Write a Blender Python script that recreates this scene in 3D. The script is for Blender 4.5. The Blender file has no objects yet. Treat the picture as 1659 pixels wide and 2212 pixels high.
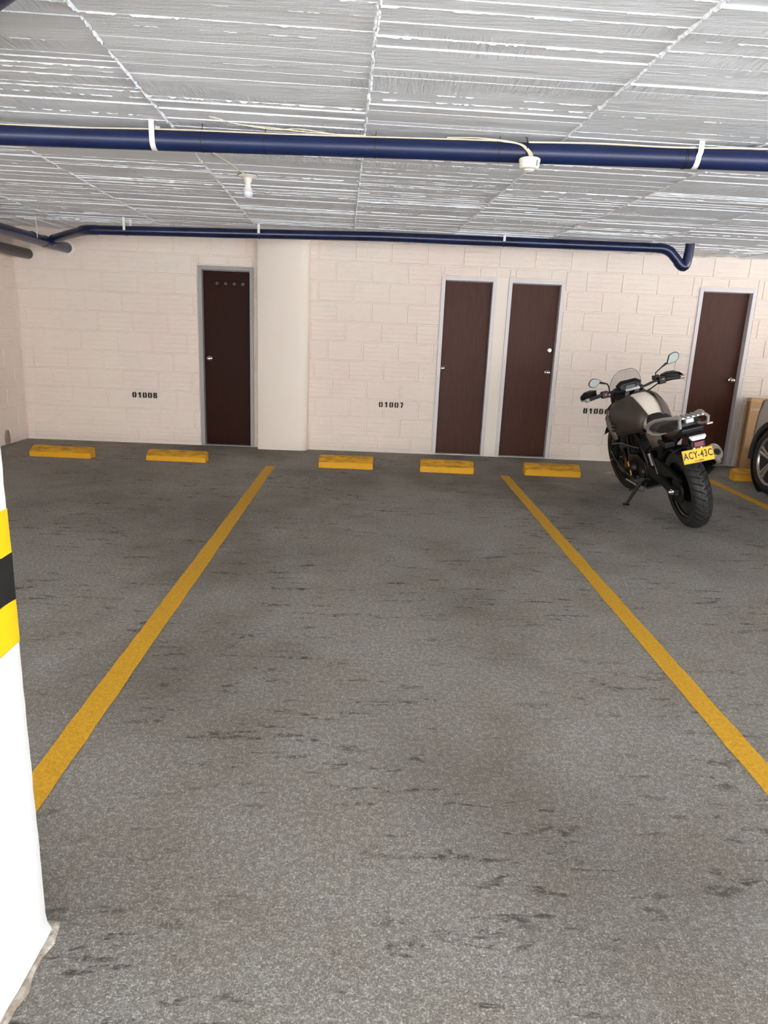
import bpy, math, random
from mathutils import Vector, Matrix
import numpy as np
random.seed(7); rng = np.random.default_rng(7)
PI = math.pi
S = bpy.context.scene
COL = S.collection

# ------------------------------------------------------------------ camera
cam_d = bpy.data.cameras.new('camera'); cam = bpy.data.objects.new('camera', cam_d); COL.objects.link(cam)
W, H, FPX = 1659, 2212, 1509.87
cam_d.sensor_fit = 'VERTICAL'; cam_d.sensor_height = 24.0; cam_d.lens = 24.0*FPX/H
cam_d.clip_start = 0.05; cam_d.clip_end = 200
pitch, yaw, roll = 0.253119, -0.0179115, 0.0426576
CH = 1.4029
fv = Vector((0, math.cos(pitch), -math.sin(pitch))); rv = Vector((1, 0, 0)); uv = rv.cross(fv)
Zr = Matrix.Rotation(yaw, 3, 'Z'); fv, rv, uv = Zr@fv, Zr@rv, Zr@uv
r2 = math.cos(roll)*rv + math.sin(roll)*uv; u2 = -math.sin(roll)*rv + math.cos(roll)*uv
m = Matrix((r2, u2, -fv)).transposed().to_4x4(); m.translation = Vector((0, 0, CH)); cam.matrix_world = m
S.camera = cam
# ------------------------------------------------------------------ world, sun, exposure
wd = bpy.data.worlds.new('world'); S.world = wd; wd.use_nodes = True
nt = wd.node_tree; nt.nodes.clear()
wo = nt.nodes.new('ShaderNodeOutputWorld'); bg = nt.nodes.new('ShaderNodeBackground')
tc = nt.nodes.new('ShaderNodeTexCoord'); sx = nt.nodes.new('ShaderNodeSeparateXYZ'); cr = nt.nodes.new('ShaderNodeValToRGB')
nt.links.new(tc.outputs['Generated'], sx.inputs[0]); nt.links.new(sx.outputs['Z'], cr.inputs[0]); nt.links.new(cr.outputs[0], bg.inputs[0])
cr.color_ramp.elements[0].position = 0.0; cr.color_ramp.elements[0].color = (1.0, 0.985, 0.96, 1)
cr.color_ramp.elements[1].position = 0.8; cr.color_ramp.elements[1].color = (0.62, 0.74, 0.92, 1)
bg.inputs[1].default_value = 4.6
nt.links.new(bg.outputs[0], wo.inputs[0])
sun_d = bpy.data.lights.new('sun', 'SUN'); sun_d.energy = 32.0; sun_d.angle = 0.02; sun_d.color = (1.0, 0.975, 0.94)
sun = bpy.data.objects.new('sun', sun_d); COL.objects.link(sun)
sun.rotation_euler = Vector((-0.35, 0.55, -1.0)).to_track_quat('-Z', 'Y').to_euler()
S.view_settings.view_transform = 'Standard'; S.view_settings.look = 'None'
S.view_settings.exposure = 0.9; S.view_settings.gamma = 1.0; S.view_settings.use_curve_mapping = False
S.cycles.max_bounces = 12; S.cycles.diffuse_bounces = 8; S.cycles.caustics_reflective = False; S.cycles.caustics_refractive = False

# ------------------------------------------------------------------ materials
def lin(c):
    return tuple((x/12.92 if x <= .04045 else ((x+.055)/1.055)**2.4) for x in (v/255 for v in c))
def mat(name, rgb, rough=.6, metal=0., spec=.5, bump=None, coat=0., var=None, srgb=True):
    """bump=(scale,strength,distance) ; var=(scale, rgb2, amount)"""
    M = bpy.data.materials.new(name); M.use_nodes = True; n = M.node_tree.nodes; l = M.node_tree.links
    b = n['Principled BSDF']; c = lin(rgb) if srgb else rgb
    b.inputs['Base Color'].default_value = (*c, 1); b.inputs['Roughness'].default_value = rough
    b.inputs['Metallic'].default_value = metal; b.inputs['Specular IOR Level'].default_value = spec
    b.inputs['Coat Weight'].default_value = coat
    t = n.new('ShaderNodeTexCoord')
    if var:
        nz = n.new('ShaderNodeTexNoise'); nz.inputs['Scale'].default_value = var[0]; nz.inputs['Detail'].default_value = 6
        l.new(t.outputs['Object'], nz.inputs['Vector'])
        rp = n.new('ShaderNodeValToRGB'); rp.color_ramp.elements[0].position = .5-var[2]; rp.color_ramp.elements[1].position = .5+var[2]
        rp.color_ramp.elements[0].color = (*c, 1); rp.color_ramp.elements[1].color = (*(lin(var[1]) if srgb else var[1]), 1)
        l.new(nz.outputs['Fac'], rp.inputs[0]); l.new(rp.outputs[0], b.inputs['Base Color'])
    if bump:
        nb = n.new('ShaderNodeTexNoise'); nb.inputs['Scale'].default_value = bump[0]; nb.inputs['Detail'].default_value = 5
        l.new(t.outputs['Object'], nb.inputs['Vector'])
        bp = n.new('ShaderNodeBump'); bp.inputs['Strength'].default_value = bump[1]; bp.inputs['Distance'].default_value = bump[2]
        l.new(nb.outputs['Fac'], bp.inputs['Height']); l.new(bp.outputs[0], b.inputs['Normal'])
    return M
class NG:
    def __init__(s, name):
        s.M = bpy.data.materials.new(name); s.M.use_nodes = True; s.n = s.M.node_tree.nodes; s.l = s.M.node_tree.links; s.b = s.n['Principled BSDF']
        g = s.n.new('ShaderNodeNewGeometry'); s.pos = g.outputs['Position']
    def scale(s, sx_, sy_, sz_, rot=0, off=(0, 0, 0)):
        mp = s.n.new('ShaderNodeMapping'); mp.inputs['Scale'].default_value = (sx_, sy_, sz_); mp.inputs['Rotation'].default_value = (0, 0, rot)
        mp.inputs['Location'].default_value = off
        s.l.new(s.pos, mp.inputs[0]); return mp.outputs[0]
    def noise(s, vec, sc, det=6, rough=.55, dist=0):
        z = s.n.new('ShaderNodeTexNoise'); z.inputs['Scale'].default_value = sc; z.inputs['Detail'].default_value = det
        z.inputs['Roughness'].default_value = rough; z.inputs['Distortion'].default_value = dist; s.l.new(vec, z.inputs['Vector']); return z.outputs['Fac']
    def ramp(s, f, a, b, ca=(0, 0, 0, 1), cb=(1, 1, 1, 1)):
        r = s.n.new('ShaderNodeValToRGB'); e = r.color_ramp.elements; e[0].position = a; e[1].position = b
        e[0].color = ca if len(ca) == 4 else (*ca, 1); e[1].color = cb if len(cb) == 4 else (*cb, 1)
        s.l.new(f, r.inputs[0]); return r.outputs[0]
    def mix(s, f, a, b, mode='MIX'):
        x = s.n.new('ShaderNodeMix'); x.data_type = 'RGBA'; x.blend_type = mode
        for i, v in ((0, f), (6, a), (7, b)):
            if isinstance(v, (int, float)): x.inputs[i].default_value = v
            elif isinstance(v, tuple): x.inputs[i].default_value = (*v[:3], 1)
            else: s.l.new(v, x.inputs[i])
        return x.outputs[2]
    def math(s, op, a, b=0., c=None):
        x = s.n.new('ShaderNodeMath'); x.operation = op
        for i, v in enumerate((a, b)):
            if isinstance(v, (int, float)): x.inputs[i].default_value = v
            else: s.l.new(v, x.inputs[i])
        return x.outputs[0]
    def bump(s, h, strength, dist, prev=None):
        x = s.n.new('ShaderNodeBump'); x.inputs['Strength'].default_value = strength; x.inputs['Distance'].default_value = dist
        s.l.new(h, x.inputs['Height'])
        if prev is not None: s.l.new(prev, x.inputs['Normal'])
        s.l.new(x.outputs[0], s.b.inputs['Normal']); return x.outputs[0]
    def color(s, c): s.l.new(c, s.b.inputs['Base Color'])

def floor_mat():
    g = NG('rough_concrete')
    big = g.noise(g.scale(1, 1, 1), .55, 3)
    med = g.noise(g.scale(1, 1, 1), 3.2, 5, .6)
    fine = g.noise(g.scale(1, 1, 1), 75, 6, .7)
    c = g.mix(g.ramp(big, .36, .64), lin((212, 200, 182)), lin((236, 229, 215)))
    c = g.mix(g.ramp(med, .35, .7), c, lin((240, 237, 228)))
    grit = g.noise(g.scale(1, 1, 1), 170, 4, .8); grit2 = g.noise(g.scale(1, 1, 1, off=(2, 7, 0)), 55, 4, .7)
    # grain: dirty pits darker, ridges lighter; relief shading put into the colour
    c = g.mix(g.math('MULTIPLY', g.ramp(grit, .47, .66), .58), c, lin((238, 234, 224)))
    c = g.mix(g.math('MULTIPLY', g.ramp(grit, .46, .34), .52), c, lin((84, 77, 68)))
    c = g.mix(g.math('MULTIPLY', g.ramp(grit2, .48, .34), .30), c, lin((88, 80, 72)))
    # dark pits and scrape marks running across (x direction)
    st = g.noise(g.scale(2.2, 9, 1, off=(3, 1, 0)), 2.0, 9, .68, .4)
    gr = g.noise(g.scale(1, 1, 1), 28, 4, .7)
    stm = g.math('MULTIPLY', g.ramp(st, .55, .61), g.ramp(gr, .42, .54))
    patch = g.ramp(g.noise(g.scale(1, 1, 1, off=(9, 4, 0)), 1.1, 3), .38, .55)
    stm = g.math('MULTIPLY', stm, patch)
    c = g.mix(g.math('MULTIPLY', stm, .72), c, lin((56, 52, 50)))
    # old oil darkening in the middle of the bays, away from the entrance
    oil = g.ramp(g.noise(g.scale(1, .7, 1, off=(5.3, 2.2, 0)), .8, 4), .47, .66)
    c = g.mix(g.math('MULTIPLY', oil, .40), c, lin((92, 78, 64)))
    g.color(c)
    g.b.inputs['Roughness'].default_value = .86; g.b.inputs['Specular IOR Level'].default_value = .3
    vor = g.noise(g.scale(1, 1, 1), 34, 4, .75)
    n1 = g.bump(vor, 1.0, .022)
    n2 = g.bump(g.math('ADD', fine, g.math('MULTIPLY', grit, .6)), 1.0, .020, n1)
    g.bump(g.math('MULTIPLY', stm, -1.0), .9, .006, n2)
    return g.M
def block_mat():
    g = NG('cream_wall_paint')
    a = g.noise(g.scale(1, 1, 1), .9, 3)
    c = g.mix(g.ramp(a, .35, .65), (0.77, 0.645, 0.57), (0.77, 0.68, 0.59))
    b = g.noise(g.scale(1, 1, 3), 6, 5)
    c = g.mix(g.math('MULTIPLY', g.ramp(b, .5, .72), .35), c, (0.66, 0.61, 0.54))
    sp = g.noise(g.scale(1, 1, 1), 60, 3, .6)
    c = g.mix(g.math('MULTIPLY', g.ramp(sp, .72, .76), .5), c, (0.25, 0.21, 0.17))
    g.color(c); g.b.inputs['Roughness'].default_value = .75
    n = g.bump(g.noise(g.scale(1, 1, 2.5), 22, 5, .6), .8, .009)
    g.bump(g.noise(g.scale(1, 1, 1), 130, 3), .3, .0015, n)
    return g.M
def ceiling_mat():
    g = NG('white_board_marked_concrete')
    R = -.0500
    a = g.noise(g.scale(1.1, 7, 1, rot=R), 1.6, 5)
    c = g.mix(g.ramp(a, .35, .68), (0.78, 0.80, 0.83), (0.87, 0.89, 0.915))
    b = g.noise(g.scale(1, 1, 1), 1.3, 4)
    c = g.mix(g.math('MULTIPLY', g.ramp(b, .52, .75), .22), c, (0.52, 0.47, 0.42))
    g.color(c); g.b.inputs['Roughness'].default_value = .8
    # saw marks across boards: fine ripples along the board, only in patches
    rip = g.noise(g.scale(8, .7, 1, rot=R), 9, 3, .6)
    msk = g.ramp(g.noise(g.scale(.45, 2.2, 1, rot=R, off=(1.7, .6, 0)), 1.3, 1), .50, .56)
    n = g.bump(g.math('MULTIPLY', g.math('SUBTRACT', rip, .5), msk), 1.0, .022)
    n = g.bump(g.noise(g.scale(1, 7, 1, rot=R), 8, 5, .6), .7, .006, n)
    g.bump(g.noise(g.scale(1, 1, 1), 90, 4, .65), .5, .003, n)
    return g.M
def yellow_line_mat():
    g = NG('worn_yellow_floor_paint')
    f = g.noise(g.scale(1, 1, 1), 75, 6, .7)
    c = g.mix(g.ramp(f, .3, .7), lin((180, 130, 8)), lin((216, 164, 22)))
    w = g.noise(g.scale(1, 1, 1), 14, 7, .75)
    c = g.mix(g.math('MULTIPLY', g.ramp(w, .62, .70), .8), c, lin((92, 80, 58)))
    g.color(c); g.b.inputs['Roughness'].default_value = .7
    n1 = g.bump(g.noise(g.scale(1, 1, 1), 34, 4, .75), .9, .008); g.bump(f, .7, .003, n1)
    return g.M
def stop_mat():
    g = NG('dirty_yellow_concrete')
    o = g.n.new('ShaderNodeNewGeometry'); sp = g.n.new('ShaderNodeSeparateXYZ'); g.l.new(o.outputs['Normal'], sp.inputs[0])
    up = g.ramp(sp.outputs['Z'], .3, .6)           # tyres rub only the sloping top
    w = g.noise(g.scale(2, 6, 3), 4, 7, .7)
    f = g.math('MULTIPLY', up, g.ramp(w, .43, .62))
    w2 = g.ramp(g.noise(g.scale(1, 1, 1), 16, 6, .7), .62, .70)
    c = g.mix(g.math('MULTIPLY', f, .75), lin((206, 148, 6)), lin((100, 82, 46)))
    c = g.mix(g.math('MULTIPLY', w2, .5), c, lin((70, 60, 40)))
    g.color(c); g.b.inputs['Roughness'].default_value = .7
    g.bump(g.noise(g.scale(1, 1, 1), 60, 5), .5, .004)
    return g.M
def door_mat(name, c1, c2):
    g = NG(name)
    f = g.noise(g.scale(14, 14, .8), 6, 6, .6, .4)
    c = g.mix(g.ramp(f, .3, .75), lin(c1), lin(c2)); g.color(c)
    g.b.inputs['Roughness'].default_value = .5; g.b.inputs['Specular IOR Level'].default_value = .22 if 'dark' not in name else .1
    g.bump(f, .12, .002)
    return g.M
M = dict(
    ridge=mat('white_paint_ridge', (0.88, 0.90, 0.92), .7, srgb=False),
    floor=floor_mat(), block=block_mat(), ceiling=ceiling_mat(), line=yellow_line_mat(), stop=stop_mat(),
    column=mat('cream_plaster', (0.79, 0.69, 0.60), .75, bump=(18, .35, .006), var=(1.2, (0.79, 0.71, 0.63), .2), srgb=False),
    pillar=mat('white_pillar_paint', (0.74, 0.74, 0.73), .6, bump=(30, .35, .004), srgb=False),
    pyellow=mat('yellow_pillar_paint', (255, 196, 0), .5, bump=(30, .25, .003)),
    pblack=mat('black_pillar_paint', (24, 24, 24), .45, bump=(30, .3, .003)),
    cement=mat('bare_cement', (118, 110, 100), .9, bump=(40, .8, .01), var=(9, (170, 152, 136), .15)),
    door=door_mat('brown_wood_laminate', (60, 31, 20), (78, 43, 30)),
    door_dark=door_mat('dark_brown_wood_laminate', (36, 12, 3), (46, 18, 6)),
    frame=mat('grey_metal_frame', (206, 200, 198), .45, bump=(40, .1, .002)),
    frame_dark=mat('dull_grey_metal_frame', (150, 145, 142), .5, bump=(40, .1, .002)),
    steel=mat('brushed_steel', (200, 195, 188), .25, 1.0),
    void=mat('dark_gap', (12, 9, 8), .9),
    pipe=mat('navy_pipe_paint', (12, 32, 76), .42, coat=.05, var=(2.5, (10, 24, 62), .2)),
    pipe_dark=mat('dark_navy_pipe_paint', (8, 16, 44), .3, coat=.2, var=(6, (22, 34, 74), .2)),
    pipe_grey=mat('brown_grey_pipe_paint', (54, 48, 46), .35, var=(5, (40, 38, 42), .2)),
    strap=mat('white_painted_strap', (225, 222, 216), .6, bump=(60, .4, .002)),
    wire=mat('cream_cable', (220, 208, 182), .5),
    wire_black=mat('black_wire', (14, 14, 16), .5),
    plastic=mat('cream_plastic', (232, 228, 214), .4),
    plastic_slot=mat('grey_slot', (150, 150, 138), .6),
    bulb=mat('frosted_bulb', (214, 212, 222), .18, coat=.5),
    stencil=mat('black_stencil_paint', (12, 9, 8), .7),
    card=mat('cardboard', (216, 174, 124), .8, bump=(90, .1, .001), var=(3, (206, 162, 112), .2)),
    card_in=mat('brown_packing_tape', (150, 104, 62), .3, coat=.4),
    white_ink=mat('white_ink', (226, 208, 184), .7),
    foam=mat('white_foam', (214, 208, 200), .7, bump=(30, .3, .004)),
    # motorcycle
    rubber=mat('tyre_rubber', (24, 23, 24), .6, bump=(150, .15, .001), var=(20, (32, 30, 29), .2)),
    black=mat('black_plastic', (14, 13, 14), .5, bump=(300, .1, .0006)),
    blackgloss=mat('black_gloss', (14, 14, 16), .18, coat=.3),
    engine=mat('black_engine_metal', (16, 15, 15), .42, .5, var=(25, (26, 24, 22), .2)),
    darkmetal=mat('dark_metal', (58, 56, 56), .4, .8),
    silverpaint=mat('silver_beige_tank_paint', (252, 240, 224), .4, .0, coat=.1),
    greypaint=mat('graphite_panel_paint', (70, 60, 53), .42, .2),
    lightgrey=mat('light_grey_panel_paint', (120, 108, 100), .4, .3),
    seat=mat('seat_vinyl', (34, 28, 24), .55, bump=(200, .3, .001)),
    rack=mat('cast_aluminium', (176, 173, 172), .38, .5),
    chrome=mat('polished_metal', (222, 216, 208), .14, 1.0),
    gold=mat('bronze_metal', (120, 104, 78), .35, .9),
    red=mat('red_plastic', (170, 22, 30), .3, coat=.5),
    reddark=mat('red_reflector', (110, 20, 28), .25, coat=.6),
    lens=mat('clear_lamp_lens', (225, 222, 224), .12, coat=.8),
    plate=mat('yellow_plate', (250, 182, 8), .35),
    ink=mat('black_plate_ink', (16, 16, 16), .5),
    sticker=mat('amber_sticker', (236, 168, 40), .4),
    mirror=mat('mirror_glass', (118, 124, 120), .35, .6),
    screen=mat('lcd_screen', (88, 96, 98), .15, coat=.6),
    # car
    carpaint=mat('silver_car_paint', (140, 131, 127), .3, .6, coat=.8),
    carglass=mat('dark_car_glass', (16, 18, 20), .05, coat=1.0),
    alloy=mat('alloy_wheel', (172, 166, 160), .28, .8),
    carblack=mat('black_cladding', (22, 22, 23), .6),
    asphalt=mat('outdoor_concrete', (176, 178, 182), .9, bump=(20, .5, .01), var=(1.5, (164, 166, 168), .2)),
)
def glass_mat():
    Mx = bpy.data.materials.new('clear_windscreen'); Mx.use_nodes = True; n = Mx.node_tree.nodes; l = Mx.node_tree.links
    n.remove(n['Principled BSDF']); o = n['Material Output']
    t = n.new('ShaderNodeBsdfTransparent'); t.inputs[0].default_value = (.93, .93, .93, 1)
    gl = n.new('ShaderNodeBsdfGlossy'); gl.inputs['Roughness'].default_value = .04
    mx = n.new('ShaderNodeMixShader'); mx.inputs[0].default_value = .06
    l.new(t.outputs[0], mx.inputs[1]); l.new(gl.outputs[0], mx.inputs[2]); l.new(mx.outputs[0], o.inputs[0]); return Mx
M['glass'] = glass_mat()

# ------------------------------------------------------------------ mesh helpers (all build python lists of verts / faces)
class MB:
    def __init__(s): s.v = []; s.f = []
    def add(s, vs, fs):
        o = len(s.v); s.v += [tuple(map(float, p)) for p in vs]; s.f += [tuple(i+o for i in f) for f in fs]; return s
    def box(s, x0, x1, y0, y1, z0, z1, rot=None):
        vs = [(x, y, z) for z in (z0, z1) for y in (y0, y1) for x in (x0, x1)]
        if rot is not None:
            c = Vector(((x0+x1)/2, (y0+y1)/2, (z0+z1)/2)); vs = [tuple(rot@(Vector(p)-c)+c) for p in vs]
        return s.add(vs, [(0, 2, 3, 1), (4, 5, 7, 6), (0, 1, 5, 4), (2, 6, 7, 3), (0, 4, 6, 2), (1, 3, 7, 5)])
    def tube(s, pts, r, n=12, caps=True, flat=None, squash=1.0):
        """swept tube; r number or list; squash scales second axis"""
        P = [Vector(p) for p in pts]; k = len(P); R = r if isinstance(r, (list, tuple)) else [r]*k
        up = None; rings = []
        for i in range(k):
            d = (P[min(i+1, k-1)]-P[max(i-1, 0)]).normalized()
            if up is None:
                a = Vector((0, 0, 1)) if abs(d.z) < .9 else Vector((1, 0, 0)); up = (a-d*a.dot(d)).normalized()
            else: up = (up-d*up.dot(d)).normalized()
            sd = d.cross(up)
            rings.append([P[i]+R[i]*(math.cos(t)*sd*squash+math.sin(t)*up) for t in (2*PI*j/n for j in range(n))])
        vs = [p for g in rings for p in g]; fs = []
        for i in range(k-1):
            for j in range(n):
                fs.append((i*n+j, i*n+(j+1) % n, (i+1)*n+(j+1) % n, (i+1)*n+j))
        if caps: fs += [tuple(range(n))[::-1], tuple((k-1)*n+j for j in range(n))]
        return s.add(vs, fs)
    def lathe(s, prof, c=(0, 0, 0), axis='Z', n=32, caps=True):
        """prof = [(radius, height)...]"""
        vs = []; k = len(prof)
        for r, h in prof:
            for j in range(n):
                t = 2*PI*j/n; a, b = r*math.cos(t), r*math.sin(t)
                p = {'Z': (a, b, h), 'X': (h, a, b), 'Y': (a, h, b)}[axis]
                vs.append((p[0]+c[0], p[1]+c[1], p[2]+c[2]))
        fs = [(i*n+j, i*n+(j+1) % n, (i+1)*n+(j+1) % n, (i+1)*n+j) for i in range(k-1) for j in range(n)]
        if caps and prof[0][0] > 1e-6: fs.append(tuple(range(n))[::-1])
        if caps and prof[-1][0] > 1e-6: fs.append(tuple((k-1)*n+j for j in range(n)))
        return s.add(vs, fs)
    def prism(s, poly, d0, d1, plane='XZ'):
        """poly 2D extruded between d0,d1 along the missing axis"""
        def P3(a, b, d): return {'XZ': (a, d, b), 'YZ': (d, a, b), 'XY': (a, b, d)}[plane]
        n = len(poly); vs = [P3(a, b, d0) for a, b in poly]+[P3(a, b, d1) for a, b in poly]
        fs = [tuple(range(n)), tuple(range(2*n-1, n-1, -1))]+[(i, (i+1) % n, n+(i+1) % n, n+i) for i in range(n)]
        return s.add(vs, fs)
    def loft(s, rings, closed=True, caps=True):
        n = len(rings[0]); k = len(rings); vs = [p for r in rings for p in r]; fs = []
        for i in range(k-1):
            for j in range(n if closed else n-1):
                fs.append((i*n+j, i*n+(j+1) % n, (i+1)*n+(j+1) % n, (i+1)*n+j))
        if caps and closed: fs += [tuple(range(n))[::-1], tuple((k-1)*n+j for j in range(n))]
        return s.add(vs, fs)
    def ribbon(s, pts, w, y0, y1):
        """flat stroke in XZ of width w, extruded y0..y1"""
        k = len(pts); L = []; Rr = []
        for i in range(k):
            a = pts[max(i-1, 0)]; b = pts[min(i+1, k-1)]; dx, dz = b[0]-a[0], b[1]-a[1]; q = math.hypot(dx, dz)
            nx, nz = -dz/q*w/2, dx/q*w/2; L.append((pts[i][0]+nx, pts[i][1]+nz)); Rr.append((pts[i][0]-nx, pts[i][1]-nz))
        return s.prism(L+Rr[::-1], y0, y1)
    def xf(s, mtx):
        s.v = [tuple(mtx@Vector(p)) for p in s.v]; return s
    def mesh(s, name, m_, smooth=False):
        me = bpy.data.meshes.new(name); me.from_pydata(s.v, [], s.f); me.update()
        import bmesh
        bm = bmesh.new(); bm.from_mesh(me); bmesh.ops.recalc_face_normals(bm, faces=bm.faces[:]); bm.to_mesh(me); bm.free()
        for x in (m_ if isinstance(m_, (list, tuple)) else [m_]): me.materials.append(x)
        if smooth:
            me.polygons.foreach_set('use_smooth', [True]*len(me.polygons))
            try: me.set_sharp_from_angle(angle=math.radians(38 if smooth is True else smooth))
            except Exception: pass
        return me
    def obj(s, name, m_, parent=None, smooth=False, loc=None, bevel=0, subsurf=0, label=None):
        o = bpy.data.objects.new(name, s.mesh(name, m_, smooth)); COL.objects.link(o)
        if parent is not None: o.parent = parent
        if loc: o.location = loc
        if bevel:
            b = o.modifiers.new('bevel', 'BEVEL'); b.width = bevel; b.segments = 2; b.limit_method = 'ANGLE'; b.angle_limit = math.radians(35)
        if subsurf:
            b = o.modifiers.new('sub', 'SUBSURF'); b.levels = subsurf; b.render_levels = subsurf
        if label: o['label'] = label
        return o
def inst(name, me, parent, loc, rot=None, scale=None):
    o = bpy.data.objects.new(name, me); COL.objects.link(o); o.parent = parent; o.location = loc
    if rot: o.rotation_euler = rot
    if scale: o.scale = scale
    return o
def empty(name, loc=(0, 0, 0), rz=0, label=None, cat=None, group=None, kind=None):
    o = bpy.data.objects.new(name, None); COL.objects.link(o); o.location = loc; o.rotation_euler = (0, 0, rz); o.empty_display_size = .1
    return tag(o, label, cat, group, kind)
def tag(o, label=None, cat=None, group=None, kind=None):
    for k, v in (('label', label), ('category', cat), ('group', group), ('kind', kind)):
        if v: o[k] = v
    return o
def text_mesh(txt, size, m_, ext=.0006, sx=1.0, bold=0.0, spacing=1.0):
    c = bpy.data.curves.new('text', 'FONT'); c.body = txt; c.size = size; c.extrude = ext; c.align_x = 'CENTER'; c.align_y = 'CENTER'
    c.offset = bold; c.space_character = spacing; c.resolution_u = 3
    t = bpy.data.objects.new('text', c); COL.objects.link(t); bpy.context.view_layer.update()
    me = bpy.data.meshes.new_from_object(t.evaluated_get(bpy.context.evaluated_depsgraph_get()))
    bpy.data.objects.remove(t); bpy.data.curves.remove(c)
    me.transform(Matrix.Diagonal((sx, 1, 1, 1))); me.transform(Matrix.Rotation(PI/2, 4, 'X'))
    me.materials.clear(); me.materials.append(m_); return me

D = 8.274; XL = -4.10; ZC = 2.362
# ================================================================== SETTING
fl = MB().box(-6, 9.8, -3.2, D+.3, -.2, 0).obj('floor', M['floor']); tag(fl, 'rough grey concrete garage floor with dark scrape marks', kind='structure')
def line(p0, p1, w, label):
    a, b = Vector((*p0, 0)), Vector((*p1, 0)); d = (b-a).normalized(); n = Vector((-d.y, d.x, 0)); k = 60
    L = []; Rr = []
    for i in range(k+1):
        q = a+(b-a)*i/k; j = random.uniform(-.0025, .0025); j2 = random.uniform(-.0025, .0025)
        L.append((q+n*(w/2+j))[:2]); Rr.append((q-n*(w/2+j2))[:2])
    return MB().prism([tuple(x) for x in L]+[tuple(x) for x in Rr[::-1]], .0004, .0022, 'XY').obj('parking_line', M['line'], fl, label=label)
line((-1.068, 7.14), (-.985, 1.0), .098, 'yellow painted parking line left of the middle bay')
line((1.362, 7.11), (1.362, .6), .094, 'yellow painted parking line right of the middle bay, left of the motorcycle')
line((3.592, 7.32), (3.535, 1.0), .094, 'yellow painted parking line between motorcycle and car')

# outside: driveway and the rest of the shell
og = MB().box(-40, 40, -45, -3.2, -.35, -.02).box(9.8, 45, -3.2, 30, -.35, -.02).obj('trim_1', M['asphalt']); tag(og, 'pale concrete yard outside the garage', kind='structure')

wall = empty('wall_back', (0, D, 0), kind='structure', label='cream painted block wall at the back')
# mortar bed behind the blocks, split around the door openings
DOORS = [(-2.052, -1.430, 'a'), (.689, 1.310, 'b'), (1.447, 2.086, 'c'), (3.620, 4.270, 'd')]
ZD = 2.03
mb = MB(); xs = XL-.2
for a, b, _ in DOORS:
    mb.box(xs, a, .004, .25, 0, ZC+.1); mb.box(a, b, .004, .25, ZD, ZC+.1); xs = b
mb.box(xs, 9.5, .004, .25, 0, ZC+.1)
mb.obj('mortar', M['block'], wall)
# blocks: ribbed and plain variants share meshes, three widths
BW, BH = .403, .2165
def block_mesh(w, h, ribs, seed):
    r = random.Random(seed); g = .0075; zs = [(0, 0), (g*.6, -.0085)]
    if ribs:
        k = 4
        for i in range(1, k):
            z = h*i/k; zs += [(z-.006, -.0085), (z-.002, -.0100), (z+.003, -.0098), (z+.006, -.0085)]
    zs += [(h-g*.6, -.0085), (h, 0)]
    mbk = MB(); rings = []
    for xx, inset in ((0, 1), (g*.6, 0), (w-g*.6, 0), (w, 1)):
        ring = []
        for i, (z, y) in enumerate(zs):
            yy = 0 if (inset or i in (0, len(zs)-1)) else y
            ring.append((xx, yy+.005, z))
        rings.append(ring)
    mbk.loft(rings, closed=False)
    return mbk.mesh('concrete_block', M['block'])
meshes = {}
def get_block(w, h, ribs):
    k = (round(w, 2), round(h, 3), ribs)
    if k not in meshes: meshes[k] = block_mesh(k[0]-.013, k[1]-.012, ribs, 1)
    return meshes[k]
def overlap_door(x0, x1, z0, z1):
    for a, b, _ in DOORS:
        if x1 > a+.01 and x0 < b-.01 and z0 < ZD-.01: return (a, b)
    return None
COLX0, COLX1 = -1.372, -.792
def lay_blocks(parent, xa, xb, z_top, to_local, skip=lambda *a: False, phase=.0, ribrate=.6, split_doors=True):
    z = -.026; row = 0; n = 0
    while z < z_top-.03:
        z0 = max(z, 0); z1 = min(z+BH, z_top); x = xa-(BW*(.5 if row % 2 else 1.0))+phase+random.uniform(-.05, .05)
        while x < xb:
            x0, x1 = max(x, xa), min(x+BW, xb)
            segs = [(x0, x1, z0, z1)]
            if split_doors:
                for a, b, _ in DOORS:
                    new = []
                    for s0, s1, q0, q1 in segs:
                        if s1 > a and s0 < b and q0 < ZD:
                            if s0 < a-.03: new.append((s0, a, q0, q1))
                            if s1 > b+.03: new.append((b, s1, q0, q1))
                            if q1 > ZD+.03: new.append((max(s0, a), min(s1, b), ZD+.004, q1))
                        else: new.append((s0, s1, q0, q1))
                    segs = new
            for s0, s1, q0, q1 in segs:
                if s1-s0 < .045 or q1-q0 < .04 or skip(s0, s1, q0, q1): continue
                me = get_block(s1-s0, q1-q0, random.random() < ribrate)
                o = inst('concrete_block', me, parent, *to_local(s0+.0065, q0+.006, random.uniform(-.0012, .0012))); n += 1
            x += BW
        z += BH; row += 1
    return n
lay_blocks(wall, XL+.01, 6.1, ZC, lambda x, z, j: ((x, j, z),), skip=lambda a, b, z0, z1: (a > COLX0-.02 and b < COLX1+.02) or (a > 1.30 and b < 1.46 and z0 < ZD-.05), phase=.13)
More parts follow.
